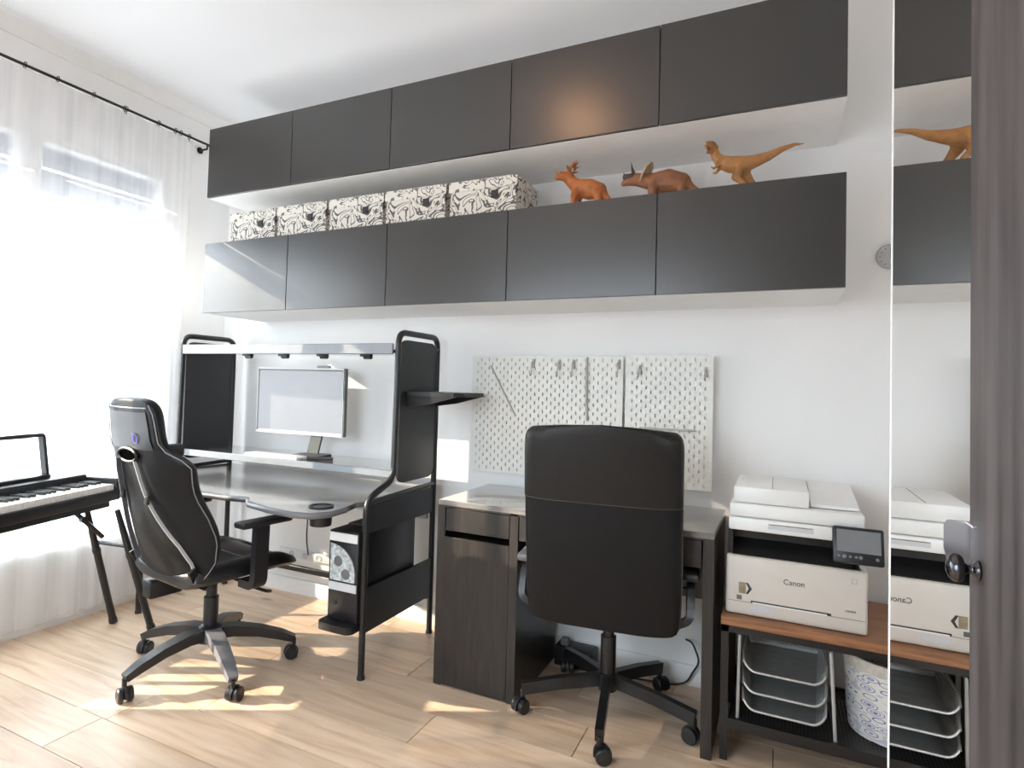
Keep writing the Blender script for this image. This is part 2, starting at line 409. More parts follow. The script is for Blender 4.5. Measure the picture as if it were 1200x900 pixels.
struct('baseboard_back', MB().box(XL, XR, YB-.014, YB, 0, .085, .003), 'trim_white')
struct('baseboard_left', MB().box(XL, XL+.014, YF, YB-.014, 0, .085, .003), 'trim_white')
struct('trim_3', MB().box(XL-.0, XL+.03, WY0-.03, WY1+.03, WZ0-.03, WZ0+.006, .005), 'trim_white')   # inner sill
def window(name, y0, y1):
    z0, z1 = WZ0, WZ1; xo = XL-.036
    f = MB().box(xo-.035, xo+.035, y0, y0+.05, z0, z1).box(xo-.035, xo+.035, y1-.05, y1, z0, z1).box(xo-.035, xo+.035, y0+.05, y1-.05, z0, z0+.05).box(xo-.035, xo+.035, y0+.05, y1-.05, z1-.035, z1)
    o = struct(name, f, 'trim_white', smooth=0)
    MB().box(xo-.006, xo+.006, y0+.05, y1-.05, z0+.05, z1-.035).build('pane', 'window_glass', o, smooth=0)
    for a, b in ((2.240, 2.345), (2.118, 2.228)):
        MB().box(xo-.065, xo-.048, y0+.03, y1-.03, a, b, .004).build('shutter_slat', 'shutter_grey', o)
    MB().box(xo+.036, xo+.05, y0+.012, y0+.032, 1.15, 1.27, .004).build('window_handle', 'grey_metal', o)
w3 = struct('added_fill_window', MB().box(RX0, RX0+.05, YF-.08, YF-.02, RZ0, RZ1).box(RX1-.05, RX1, YF-.08, YF-.02, RZ0, RZ1).box(RX0+.05, RX1-.05, YF-.08, YF-.02, RZ0, RZ0+.05).box(RX0+.05, RX1-.05, YF-.08, YF-.02, RZ1-.05, RZ1).box((RX0+RX1)/2-.03, (RX0+RX1)/2+.03, YF-.08, YF-.02, RZ0+.05, RZ1-.05), 'trim_white', smooth=0)  # unseen window, added behind the camera to brighten the room
for a, b in ((RX0+.05, (RX0+RX1)/2-.03), ((RX0+RX1)/2+.03, RX1-.05)): MB().box(a, b, YF-.055, YF-.045, RZ0+.05, RZ1-.05).build('pane', 'window_glass', w3, smooth=0)
window('window_1', -1.095, WY1); window('window_2', WY0, -1.095)
for y, w_ in ((-1.43, .03), (-1.555, .012), (-1.675, .012), (-1.80, .016)):  # unseen bars added to cast thin dark stripes on the floor
    MB().box(XL-.05, XL-.02, y-w_, y+w_, WZ0+.05, WZ1-.035).build('added_stripe_bar', 'trim_white', bpy.data.objects['window_2'], smooth=0)

# ================================================================== wall cabinets
CX0, CW, CY = -.105, .6, -.40
def cabinet(first):
    t = thing('wall_cabinet', '', 'cabinet', (CX0, YB, 2.2085), group='dark wall cabinets in two rows')
    h = .379; d = YB-CY
    c = MB()
    c.box(0, CW, -d+.018, 0, 0, .016).box(0, CW, -d+.018, 0, h-.016, h).box(0, .016, -d+.018, 0, .016, h-.016).box(CW-.016, CW, -d+.018, 0, .016, h-.016).box(.016, CW-.016, -.006, 0, .016, h-.016)
    c.build('carcass', 'cab_white', t, local=True, smooth=0)
    MB().box(.0015, CW-.0015, -d, -d+.016, .001, h-.001, .0012, 1).build('door', 'cab_dark', t, local=True)
    return t
cab = cabinet(True)
pos = ['end unit nearest the curtain', 'second unit from the curtain', 'middle unit', 'second unit from the mirrored wardrobe', 'end unit nearest the mirrored wardrobe']
for r, (z, nm) in enumerate(((2.2085, 'upper'), (1.5765, 'lower'))):
    for k in range(5):
        lab = 'dark-fronted white wall cabinet in the %s row, %s' % (nm, pos[k])
        if r == 0 and k == 0: cab['label'] = lab
        else: copy_tree(cab, (CX0+CW*k, YB, z), lab)
ZT = 1.5765+.379

# ================================================================== patterned boxes
bx = thing('storage_box', '', 'box', (0, 0, ZT), group='printed storage boxes on the lower cabinets')
MB().box(.006, .318, 0, .245, 0, .150).build('box_body', 'box_print', bx, local=True, smooth=0)
MB().box(0, .324, -.005, .25, .108, .154, .002, 1).build('lid', 'lid_print', bx, local=True)
MB().box(.205, .236, -.0065, .002, .066, .098, .001, 1).build('handle_tab', 'ink', bx, local=True)
bl = ['end box of the row on the window side', 'second box of the row from the window', 'middle box of the row', 'fourth box of the row from the window', 'end box of the row beside the spiky-frilled dinosaur']
for k, x in enumerate((.058, .395, .73, 1.064, 1.400)):
    loc = (x, -.375-.003*(k % 2), ZT); lab = 'black and white printed lidded box, '+bl[k]
    if k == 0: bx.location = loc; bx['label'] = lab; WM[bx.name] = Matrix.Translation(Vector(loc))
    else: copy_tree(bx, loc, lab)

# ================================================================== dinosaurs
def chain(spec):
    """spec: list of (parent index or None, (x,y,z), radius)"""
    v = [s[1] for s in spec]; e = [(s[0], i) for i, s in enumerate(spec) if s[0] is not None]; r = [s[2] for s in spec]
    return v, e, r
def skinned(name, spec, m, parent, vox=.0030):
    """body grown round a skeleton: tapered limbs fused by a voxel remesh into one continuous surface"""
    bm_ = MB(); v, e, r = chain(spec)
    for p, q in zip(v, r):
        b = bmesh.new(); bmesh.ops.create_icosphere(b, subdivisions=2, radius=q); bm_.add(b, Matrix.Translation(Vector(p)))
    for a_, b_ in e: bm_.tube([v[a_], v[b_]], [r[a_], r[b_]], 12)
    o = bm_.build(name, m, parent, local=True)
    md = o.modifiers.new('fuse', 'REMESH'); md.mode = 'VOXEL'; md.voxel_size = vox; md.use_smooth_shade = True
    sm = o.modifiers.new('smooth', 'SMOOTH'); sm.iterations = 6; sm.factor = .5
    bpy.context.view_layer.update()
    nm = bpy.data.meshes.new_from_object(o.evaluated_get(bpy.context.evaluated_depsgraph_get()))
    old = o.data; o.modifiers.clear(); o.data = nm; bpy.data.meshes.remove(old); nm.name = name
    if not nm.materials: nm.materials.append(MATS[m])
    for p in nm.polygons: p.use_smooth = True
    return o
def horn(mb, a, b, r):
    a = Vector(a); b = Vector(b); mid = (a+b)/2+Vector((0, 0, .004))
    mb.tube([a, mid, b], [r, r*.7, r*.12], 7); return mb
DY = -.25
# T-rex, head turned towards the room, tail raised
t = thing('toy_dinosaur', 'orange-brown toy tyrannosaur with a raised tail on the lower cabinets', 'toy dinosaur', (2.57, DY, ZT), group='toy dinosaurs')
o = lambda x, z, y=0: (x-2.57, y, z-ZT)
spec = [(None, o(2.575, 2.072), .033),            # 0 hips
        (0, o(2.535, 2.078), .032), (1, o(2.505, 2.090), .026), (2, o(2.484, 2.112), .018), (3, o(2.474, 2.138, -.004), .017),   # 1-4
        (0, o(2.615, 2.080), .024), (5, o(2.660, 2.092), .017), (6, o(2.705, 2.112), .011), (7, o(2.745, 2.122), .0065), (8, o(2.778, 2.121), .002),  # 5-9
        (0, o(2.566, 2.045, -.030), .020), (10, o(2.552, 2.018, -.034), .014), (11, o(2.580, 1.992, -.034), .009), (12, o(2.566, 1.966, -.034), .008), (13, o(2.545, 1.962, -.036), .007),
        (0, o(2.582, 2.045, .030), .020), (15, o(2.600, 2.018, .034), .014), (16, o(2.622, 1.992, .034), .009), (17, o(2.612, 1.966, .034), .008), (18, o(2.592, 1.962, .036), .007),
        (2, o(2.492, 2.075, -.022), .007), (20, o(2.477, 2.062, -.028), .005), (21, o(2.468, 2.068, -.032), .0035),
        (2, o(2.492, 2.075, .022), .007), (23, o(2.480, 2.062, .028), .005), (24, o(2.470, 2.066, .030), .0035)]
skinned('body', spec, 'dino_tan', t)
hd = skinned('head', [(None, o(2.474, 2.146, -.004), .018), (0, o(2.466, 2.154, -.022), .0165), (1, o(2.458, 2.152, -.042), .012), (2, o(2.452, 2.148, -.058), .008),
                      (0, o(2.468, 2.134, -.018), .010), (4, o(2.460, 2.124, -.036), .008), (5, o(2.455, 2.120, -.050), .005)], 'dino_tan', t)
tm = MB()
for k in range(5):
    for sx in (-1, 1):
        x, y, z = o(2.461-.0016*k+sx*.008, 2.141, -.030-.006*k); tm.lathe([(.0014, 0), (.0002, -.006)], 5, Matrix.Translation((x, y, z)))
tm.build('teeth', 'dino_pale', hd, local=True)
for sx in (-1, 1):
    x, y, z = o(2.464+sx*.0145, 2.160, -.026); em = MB().lathe([(.0004, -.003), (.0026, -.0015), (.003, 0), (.0026, .0015), (.0004, .003)], 8, Matrix.Translation((x, y, z))); em.build('eye', 'ink', hd, local=True)
ms = MB(); x, y, z = o(2.459, 2.136, -.034); ms.box(x-.006, x+.006, y-.014, y+.014, z-.003, z+.003, .002); ms.build('mouth', 'dino_mouth', hd, local=True)
# triceratops
t = thing('toy_dinosaur', 'dull brown toy three-horned dinosaur with a broad neck frill on the lower cabinets', 'toy dinosaur', (2.29, DY, ZT), group='toy dinosaurs')
o = lambda x, z, y=0: (x-2.29, y, z-ZT)
spec = [(None, o(2.310, 2.042), .050), (0, o(2.355, 2.032), .041), (1, o(2.392, 2.006), .020), (2, o(2.428, 1.984), .010), (3, o(2.462, 1.972), .003),
        (0, o(2.265, 2.045), .041), (5, o(2.225, 2.055), .030), (6, o(2.190, 2.064, -.006), .027), (7, o(2.160, 2.060, -.012), .020), (8, o(2.138, 2.050, -.016), .011)]
for sx in (-1, 1):
    n = len(spec); spec += [(5, o(2.255, 2.008, sx*.034), .018), (n, o(2.252, 1.980, sx*.038), .012), (n+1, o(2.246, 1.962, sx*.038), .012)]
    n = len(spec); spec += [(1, o(2.360, 2.005, sx*.034), .020), (n, o(2.366, 1.980, sx*.036), .013), (n+1, o(2.360, 1.962, sx*.036), .013)]
skinned('body', spec, 'dino_brown', t)
fr = MB(); c = Vector(o(2.218, 2.082, -.004)); n = 14; ring = []
for j, (rr, dx) in enumerate(((.004, .004), (.034, .002), (.050, -.004), (.050, -.010), (.032, -.006), (.004, -.004))):
    ring.append([c+Vector((-dx*1.0+.012*math.cos(2*PI*k/n)*(rr/.04)*0+.018*(rr/.04)*math.sin(2*PI*k/n), rr*math.cos(2*PI*k/n), rr*math.sin(2*PI*k/n)*.85)) for k in range(n)])
fr.loft(ring).build('frill', 'dino_pale', t, local=True, smooth=60)
for a, b, r_ in ((o(2.176, 2.080, -.022), o(2.170, 2.128, -.030), .0055), (o(2.178, 2.080, .010), o(2.166, 2.124, .014), .0055), (o(2.146, 2.064, -.014), o(2.137, 2.096, -.018), .004)):
    horn(MB(), a, b, r_).build('horn', 'dino_dark', t, local=True)
mk = MB(); x, y, z = o(2.166, 2.076, -.010); mk.box(x-.03, x+.016, y-.022, y+.022, z-.014, z+.010, .008); mk.build('face_mask', 'dino_dark', t, local=True)
# styracosaurus
t = thing('toy_dinosaur', 'bright orange toy dinosaur with a spiky neck frill on the lower cabinets', 'toy dinosaur', (1.97, DY, ZT), group='toy dinosaurs')
o = lambda x, z, y=0: (x-1.97, y, z-ZT)
spec = [(None, o(1.995, 2.050), .044), (0, o(2.032, 2.040), .035), (1, o(2.062, 2.010), .016), (2, o(2.088, 1.986), .008), (3, o(2.112, 1.972), .003),
        (0, o(1.950, 2.062), .036), (5, o(1.922, 2.086), .026), (6, o(1.900, 2.112, -.006), .024), (7, o(1.880, 2.114, -.020), .019), (8, o(1.864, 2.106, -.032), .012)]
for sx in (-1, 1):
    n = len(spec); spec += [(5, o(1.938, 2.022, sx*.030), .015), (n, o(1.934, 1.990, sx*.033), .010), (n+1, o(1.929, 1.963, sx*.033), .010)]
    n = len(spec); spec += [(1, o(2.034, 2.010, sx*.030), .017), (n, o(2.042, 1.984, sx*.032), .011), (n+1, o(2.036, 1.963, sx*.032), .011)]
skinned('body', spec, 'dino_orange', t)
fr = MB(); c = Vector(o(1.912, 2.130, -.004))
fr.lathe([(.004, -.004), (.028, -.004), (.035, .001), (.028, .005), (.004, .005)], 14, Matrix.Translation(c) @ Matrix.Rotation(math.radians(62), 4, 'Y'))
fr.build('frill', 'dino_orange', t, local=True, smooth=60)
for k in range(6):
    a = math.radians(-75+30*k); d = Vector((.35*math.cos(a)+.25, math.sin(a), .9*math.cos(a))).normalized()
    horn(MB(), c+d*.024, c+d*.056, .005).build('horn', 'dino_orange', t, local=True)
horn(MB(), o(1.866, 2.120, -.030), o(1.851, 2.146, -.036), .004).build('horn', 'dino_orange', t, local=True)
em = MB(); x, y, z = o(1.880, 2.124, -.035); em.lathe([(.0004, -.003), (.003, 0), (.0004, .003)], 8, Matrix.Translation((x, y, z))); em.build('eye', 'ink', t, local=True)

# ================================================================== wardrobe with sliding doors
t = thing('sliding_wardrobe', 'tall wardrobe with a mirror door and a dark wooden sliding door', 'wardrobe', (3.2, -2.2, 0))
y0, y1, zh = -3.3, -1.238, 2.42
MB().box(2.925, 3.53, y0, y1-.02, .0, .06).box(2.925, 3.53, y0, y1-.02, zh-.03, zh).box(2.925, 3.53, y1-.02, y1, 0, zh).box(2.925, 3.53, y0, y0+.02, 0, zh).box(3.51, 3.53, y0+.02, y1-.02, .06, zh-.03).build('body', 'cab_white', t, smooth=0)
MB().box(2.86, 2.925, y0, y1, zh-.03, zh+.02).build('top_track', 'grey_metal', t, smooth=0)
MB().box(2.86, 2.925, y0, y1, 0, .012).build('bottom_track', 'grey_metal', t, smooth=0)
md = MB().box(2.903, 2.921, -2.25, y1, .014, zh-.03).build('mirror_door', 'cab_white', t, smooth=0)
MB().box(2.900, 2.9032, -2.245, y1-.003, .02, zh-.035).build('mirror', 'mirror_glass', md, smooth=0)
MB().box(2.8985, 2.9035, y1-.003, y1, .02, zh-.035).build('edge_strip', 'trim_white', md, smooth=0)
wd = MB().box(2.860, 2.884, -3.28, -1.962, .014, zh-.03, .002, 1).build('wooden_door', 'door_wood', t)
kM = Matrix.Translation((2.860, -1.995, 1.077)) @ Matrix.Rotation(-PI/2, 4, 'Y')
MB().lathe([(.0075, -.001), (.0085, .001), (.008, .003), (.0045, .005), (.0035, .008), (.005, .0105), (.0105, .0125), (.0125, .015), (.0125, .018), (.010, .0215), (.005, .0235), (.001, .024)], 20, kM).build('knob', 'dark_chrome', wd, smooth=60)
pl = MB().prism([(2.862, 1.113), (2.844, 1.113), (2.8415, 1.109), (2.8415, 1.086), (2.844, 1.076), (2.850, 1.070), (2.862, 1.066)], -1.9615, -1.9585, 'y').box(2.8575, 2.8600, -1.985, -1.9585, 1.1115, 1.113)
pl.build('latch_plate', 'satin_steel', wd, smooth=30)

# ================================================================== desk with drawers
DX0, DX1, DYF, DYB = 1.446, 2.516, -.47, .012
t = thing('drawer_desk', 'black-brown wooden desk with drawers under the pegboards', 'desk', ((DX0+DX1)/2, -.23, 0))
MB().box(DX0, DX1, DYF, DYB, .728, .75, .0015, 1).build('desktop', 'desk_top_glare', t)
cb = MB()
cx1 = 1.805
cb.box(DX0, DX0+.035, DYF, DYB, .0, .728).box(cx1-.035, cx1, DYF, DYB, .0, .728).box(DX0+.035, cx1-.035, DYF+.012, DYB, .03, .048).box(DX0+.035, cx1-.035, DYB-.008, DYB, .048, .70)
cb.box(DX0+.035, cx1-.035, DYF+.012, DYB-.01, .575, .590)
cb.build('cabinet_body', 'desk_wood', t, smooth=0)
MB().box(DX1-.035, DX1, DYF, DYB, 0, .728).build('side_panel', 'desk_wood', t, smooth=0)
MB().box(DX0+.035, DX1-.035, DYF, DYF+.02, .722, .728).box(cx1, DX1-.035, DYB-.02, DYB, .38, .728).build('back_rail', 'desk_wood', t, smooth=0)
dr = MB().box(DX0+.038, cx1-.038, DYF+.001, DYF+.018, .628, .720, .0012, 1).build('drawer', 'desk_wood', t)
MB().box(DX0+.045, cx1-.045, DYF+.018, DYB-.03, .632, .70).build('drawer_box', 'black_panel', dr, smooth=0)
dr = MB().box(cx1+.004, DX1-.040, DYF+.001, DYF+.018, .628, .720, .0012, 1).build('drawer', 'desk_wood', t)
MB().box(cx1+.012, DX1-.05, DYF+.018, DYB-.03, .632, .70).build('drawer_box', 'black_panel', dr, smooth=0)
MB().box(DX0+.001, cx1-.036, DYF-.0005, DYF+.016, .004, .602, .0012, 1).build('door', 'desk_wood', t)

# ================================================================== pegboards
def pegboard(name, x0, wd_, ztop, label, yf=0.0):
    h = .56; t = thing(name, label, 'pegboard', (x0, YB, ztop-h))
    m = MB(); nx = int(round(wd_/.02)); verts = []; faces = []
    ex = (wd_-nx*.02)/2
    def cell(xa, za, zb, hole):
        i = len(verts)
        verts.extend([(xa, 0, za), (xa+.02, 0, za), (xa+.02, 0, zb), (xa, 0, zb)])
        if not hole: faces.append((i, i+1, i+2, i+3)); return
        cx, cz = xa+.01, (za+zb)/2; a, b = .0027, .0078
        verts.extend([(cx-a, 0, cz-b+.002), (cx-a*.4, 0, cz-b), (cx+a*.4, 0, cz-b), (cx+a, 0, cz-b+.002), (cx+a, 0, cz+b-.002), (cx+a*.4, 0, cz+b), (cx-a*.4, 0, cz+b), (cx-a, 0, cz+b-.002)])
        j = i+4
        faces.extend([(i, i+1, j+2, j+1), (i+1, j+3, j+2), (i+1, i+2, j+4, j+3), (i+2, j+5, j+4), (i+2, i+3, j+6, j+5), (i+3, j+7, j+6), (i+3, i, j, j+7), (i, j+1, j)])
    for c in range(nx):
        xa = c*.02
        edge = c in (0, nx-1)
        z = 0.0
        if c % 2: 
            cell(xa, 0, .02, False); z = .02
        while z+.04 <= h+1e-6:
            cell(xa, z, z+.04, not edge); z += .04
        if h-z > .001: cell(xa, z, h, False)
    m.raw(verts, faces)
    me_o = m.build('board', 'peg_white', t, local=True, smooth=0)
    for v in me_o.data.vertices: v.co.y += yf-YB
    # face winding: front towards the room
    sm = me_o.modifiers.new('thick', 'SOLIDIFY'); sm.thickness = .005; sm.offset = 0
    for xx in (.06, wd_-.06):
        for zz in (.06, h-.06): MB().box(xx-.012, xx+.012, yf-YB+.003, 0, zz-.012, zz+.012).build('wall_spacer', 'peg_white', t, local=True, smooth=0)
    return t
ZP = 1.373
p1 = pegboard('pegboard', 1.352, .747, ZP, 'wide white pegboard with hooks and cords, next to the black gaming desk')
p2 = pegboard('pegboard', 2.103, .358, ZP+.005, 'narrow white pegboard on the wall, on the printer side')
def hook(x, z, lab, ln=.045):
    m = MB().box(x-.006, x+.006, -.010, -.002, z-.012, z+.03, .002)
    m.tube(arcs([(x, -.006, z+.02), (x, -.03, z+.012), (x, -.034, z-ln), (x, -.05, z-ln-.004), (x, -.056, z-ln+.018)], .012), .0028, 6)
    return single('peg_hook', m, 'peg_grey', (x, -.004, z-ln), lab, 'hook', 'hooks on the pegboards')
for x, z, lab in ((1.672, 1.328, 'pale hook on the wide pegboard, the one nearest the slanted cord'), (1.80, 1.325, 'pale hook on the wide pegboard, middle one between the two cords'),
                  (1.868, 1.326, 'pale hook on the wide pegboard, closest beside the straight hanging cord'), (2.074, 1.328, 'pale hook on the wide pegboard, at its edge next to the narrow board')):
    hook(x, z, lab)
for x, z, lab in ((2.165, 1.305, 'short pale hook on the narrow pegboard, at the edge touching the wide board'), (2.434, 1.298, 'short pale hook on the narrow pegboard, at its outer edge above the printer side')): hook(x, z, lab, .02)
single('elastic_cord', MB().tube([(1.452, -.006, 1.325), (1.52, -.008, 1.206), (1.588, -.006, 1.086)], .0038, 6), 'peg_grey', (1.588, -.006, 1.086), 'thin grey cord stretched slantwise across the wide pegboard', 'cord')
single('elastic_cord', MB().tube([(1.930, -.008, 1.368), (1.931, -.010, 1.22), (1.935, -.008, 1.082)], .0052, 6), 'peg_grey', (1.935, -.008, 1.082), 'grey cord hanging straight down the wide pegboard', 'cord')
single('peg_rail', MB().box(2.168, 2.40, -.012, -.004, 1.060, 1.067, .001, 1), 'peg_grey', (2.28, -.006, 1.06), 'thin horizontal rail clipped across the narrow pegboard', 'rail')

# ================================================================== gaming desk
t = thing('gaming_desk', 'black metal gaming desk with tall side frames and a raised monitor shelf', 'desk', (.46, -.35, 0))
FL, FR = -.25, 1.172
def side_frame(x):
    p = arcs([(x, -.592, 0), (x, -.592, .735), (x, -.40, .80), (x, -.392, 1.457), (x, -.045, 1.457), (x, -.045, 0)], .055, 6)
    return MB().tube(p, .0145, 10)
for x in (FL, FR):
    fo = side_frame(x).tube([(x, -.58, .722), (x, -.05, .735)], .011, 8).build('side_frame', 'black_metal', t, smooth=60)
    for yy in (-.592, -.045): MB().lathe([(.017, 0), (.017, .012), (.0155, .014)], 10, Matrix.Translation((x, yy, 0))).build('foot_cap', 'black_plastic', fo)
    MB().prism(rrect(-.376, -.062, .775, 1.425, .05), x-.006, x+.006, 'x').build('upper_side_panel', 'black_panel', t)
    MB().box(x-.005, x+.005, -.578, -.06, .595, .718).build('apron_panel', 'black_panel', t, smooth=0)
MB().box(FR-.006, FR+.006, -.578, -.06, .185, .366).build('lower_side_panel', 'black_panel', t, smooth=0)
# top shelf
s = MB().box(FL+.02, FR-.018, -.40, -.16, 1.362, 1.378).build('top_shelf', 'black_laminate_glare', t, smooth=0)
MB().box(FL+.02, FR-.018, -.414, -.400, 1.356, 1.405, .003, 1).build('shelf_lip', 'fascia', s)
for x in (.22, .47, .72, .98):
    MB().box(x-.03, x+.03, -.385, -.36, 1.346, 1.362, .004).lathe([(.011, -.02), (.011, .02)], 8, Matrix.Translation((x+.012, -.375, 1.345)) @ Matrix.Rotation(PI/2, 4, 'Y')).build('cable_clip', 'black_plastic', s)
# monitor shelf
s = MB().box(FL+.015, FR-.015, -.365, -.045, .806, .826, .002, 1).build('monitor_shelf', 'black_laminate_glare', t)
MB().box(FL+.015, FR-.015, -.380, -.365, .798, .832, .003, 1).build('shelf_lip', 'fascia', s)
# desktop with a stepped front edge
poly = [(FL+.02, -.06), (FL+.02, -.58), (FL+.05, -.68), (.02, -.775), (.30, -.80), (.60, -.785), (.685, -.768), (.72, -.80), (.76, -.835), (.90, -.872), (1.04, -.885), (1.12, -.862), (1.155, -.80), (1.150, -.70), (1.125, -.60), (1.150, -.56), (1.155, -.06)]
tb = MB().prism(poly, .700, .722).build('desktop', 'black_laminate_glare', t, smooth=30)
MB().tube([(FL+.03, -.66, .711)]+[(p[0], p[1], .711) for p in poly[3:14]], .0125, 8).build('edge_band', 'grey_plastic', tb, smooth=60)
MB().lathe([(.044, 0), (.050, .003), (.050, .006), (.040, .006), (.040, .001)], 20, Matrix.Translation((1.062, -.745, .721)), cap=False).lathe([(.040, 0), (.001, .0005)], 20, Matrix.Translation((1.062, -.745, .7225))).build('cup_holder', 'black_plastic', tb)
MB().lathe([(.042, 0), (.046, .06), (.046, .062)], 18, Matrix.Translation((1.062, -.745, .648))).build('cup_well', 'black_plastic', tb)
MB().box(FL+.02, FR-.02, -.07, -.05, .56, .70).build('back_apron', 'pale_laminate', t, smooth=0)
MB().box(FL+.01, FR-.01, -.06, -.035, .165, .195, .003, 1).build('back_beam', 'black_metal', t)
for x in (-.05, .30, .65, .98): MB().box(x-.02, x+.02, -.62, -.08, .675, .70).build('support_rail', 'black_metal', t, smooth=0)
# side shelf
ss = MB().prism([(1.186, -.335), (1.43, -.335), (1.462, -.30), (1.462, -.10), (1.43, -.06), (1.186, -.06)], 1.172, 1.190).build('side_shelf', 'black_panel', t, smooth=30)
MB().prism([(1.186, 1.172), (1.44, 1.172), (1.30, 1.135), (1.186, 1.118)], -.335, -.325, 'y').prism([(1.186, 1.172), (1.44, 1.172), (1.30, 1.135), (1.186, 1.118)], -.07, -.06, 'y').build('shelf_bracket', 'black_metal', ss, smooth=0)
# computer shelf
MB().prism(rrect(.985, 1.160, -.665, -.10, .03), .196, .226).build('computer_shelf', 'black_plastic', t)

# computer
t = thing('computer_tower', 'black computer tower with a clear fan window, in the gaming desk side', 'computer', (1.08, -.40, .227))
cx, cx2 = 1.005, 1.158
MB().box(cx, cx2, -.618, -.18, .227, .600, .006).build('case', 'black_plastic', t)
MB().box(cx+.004, cx2-.004, -.622, -.617, .556, .592, .001, 1).build('top_strip', 'printer_light', t)
MB().box(cx+.004, cx2-.03, -.500, -.19, .6005, .606, .002, 1).build('dust_cover', 'slate', t)
q = [(cx+.012, .394), (cx2-.012, .394)]+[(cx+.012+(cx2-cx-.024)*math.cos(a), .42+.125*math.sin(a)) for a in [PI/2*k/8 for k in range(9)]]
g = MB().prism(q, -.6225, -.617, 'y').build('fan_window', 'fan_grey', t, smooth=30)
for z in (.425, .475):
    MB().lathe([(.020, 0), (.022, .002), (.018, .003), (.006, .003)], 16, Matrix.Translation((cx+.055+.04*(z < .45), -.6225, z)) @ Matrix.Rotation(PI/2, 4, 'X')).build('fan', 'grey_plastic', g)
MB().box(cx+.004, cx2-.004, -.6215, -.617, .352, .386, .001, 1).build('silver_band', 'pale_laminate', t)
MB().lathe([(.010, 0), (.010, .003), (.008, .004)], 14, Matrix.Translation((cx+.04, -.618, .30)) @ Matrix.Rotation(PI/2, 4, 'X')).build('power_button', 'black_metal', t)

# monitor
MR = math.radians(2)
t = thing('monitor', 'slim white-framed monitor with a pale screen on the raised shelf', 'monitor', (.385, -.15, .826), MR)
MB().box(-.300, .300, -.010, .018, .108, .470, .004).build('housing', 'trim_white', t, local=True)
sc = MB().box(-.283, .283, -.0118, -.0095, .128, .452).build('screen', 'screen_glare', t, local=True, smooth=0)
MB().box(-.292, -.284, -.0125, -.009, .122, .456).box(.290, .3005, -.0125, .012, .112, .468).box(-.292, .284, -.0125, -.009, .453, .459).build('bezel_line', 'slate', t, local=True, smooth=0)
MB().box(.11, .19, -.008, .012, .470, .482, .003).build('webcam', 'fascia', t, local=True)
MB().prism([(.055, .012), (.125, .012), (.150, .110), (.080, .110)], .002, .016, 'y').build('neck', 'slate', t, local=True, smooth=0)
MB().prism(rrect(.02, .19, -.09, .06, .03), 0, .010).build('base', 'black_metal', t, local=True)
t = single('white_keyboard', MB().box(.20, .56, -.352, -.275, .8265, .842, .004), 'printer_light', (.38, -.31, .8265), 'slim white keyboard lying on the raised monitor shelf', 'keyboard')
m = MB()
for k in range(14):
    for j in range(3): m.box(.214+k*.024, .234+k*.024, -.345+j*.022, -.327+j*.022, .842, .8445)
m.build('keys', 'pale_laminate', t, smooth=0)['kind'] = 'stuff'
single('black_pen', MB().tube([(.585, -.305, .836), (.70, -.245, .836)], .0095, 10), 'ink', (.64, -.275, .8265), 'thick black pen lying beside the monitor stand', 'pen')

# power strip on the wall behind the gaming desk
t = single('wall_power_strip', MB().box(.10, .62, .028, YB, .205, .252, .004), 'printer_light', (.36, .04, .205), 'white power strip fixed low on the wall behind the gaming desk', 'power strip')
for x in (.20, .30, .40, .50): MB().lathe([(.018, 0), (.018, .003), (.014, .001)], 14, Matrix.Translation((x, .028, .228)) @ Matrix.Rotation(PI/2, 4, 'X')).build('socket', 'pale_laminate', t)
single('black_cable', MB().tube(arcs([(.33, .02, .24), (.33, .0, .33), (.335, .0, .50), (.34, -.02, .60)], .04), .004, 6), 'ink', (.33, .02, .235), 'thin black cable rising from the wall power strip', 'cable')

# ================================================================== castor, star base
def castor(parent, x, y, ang, name='castor', r=.028):
    """twin-wheel castor under a base arm"""
    M = Matrix.Translation((x, y, 0)) @ Matrix.Rotation(ang, 4, 'Z')
    c = MB()
    c.lathe([(.009, .055), (.009, .085)], 10, M)
    q = []
    for k in range(9):
        a = math.radians(-15+210*k/8); q.append((-.012+(r+.004)*math.cos(a), r+(r+.004)*math.sin(a)))
    c.prism(q, -.006, .006, 'y', M)
    o = c.build(name, 'black_plastic', parent, local=True)
    for s in (-1, 1):
        w = MB().lathe([(.012, -.010), (r-.004, -.010), (r, -.006), (r, .006), (r-.004, .010), (.010, .010)], 18, M @ Matrix.Translation((-.012, s*.017, r)) @ Matrix.Rotation(PI/2, 4, 'X'))
        w.build('wheel', 'black_plastic', o, local=True)
    return o

# ================================================================== gaming chair
GR = math.radians(-9)
t = thing('gaming_chair', 'black bucket-seat gaming chair with straps on its back, by the window', 'chair', (.553, -.825, 0), GR)
L = dict(local=True)
for k in range(5):
    a = math.radians(-98+72*k)-GR; c, s = math.cos(a), math.sin(a)
    pts = [(c*r_, s*r_, z) for r_, z in ((.02, .150), (.10, .152), (.20, .135), (.29, .108), (.345, .084))]
    MB().tube(pts, [1.25, 1.15, 1.0, .9, .7], sq=(.026, .019)).build('base_arm', 'grey_plastic' if k == 1 else 'black_plastic', t, **L)  # one arm lighter: a highlight painted as its colour
    castor(t, c*.345, s*.345, a+.9*(k-2))
MB().lathe([(.050, .115), (.055, .13), (.055, .165), (.040, .18), (.030, .185), (.030, .30), (.022, .30), (.022, .40)], 18).build('gas_column', 'black_plastic', t, **L)
me_ = MB().box(-.09, .09, -.13, .12, .375, .412, .008).build('tilt_mechanism', 'black_metal', t, **L)
MB().tube(arcs([(.09, .04, .385), (.20, .05, .372), (.235, .10, .345), (.21, .14, .33)], .03), .007, 8).build('lever', 'black_plastic', me_, **L)
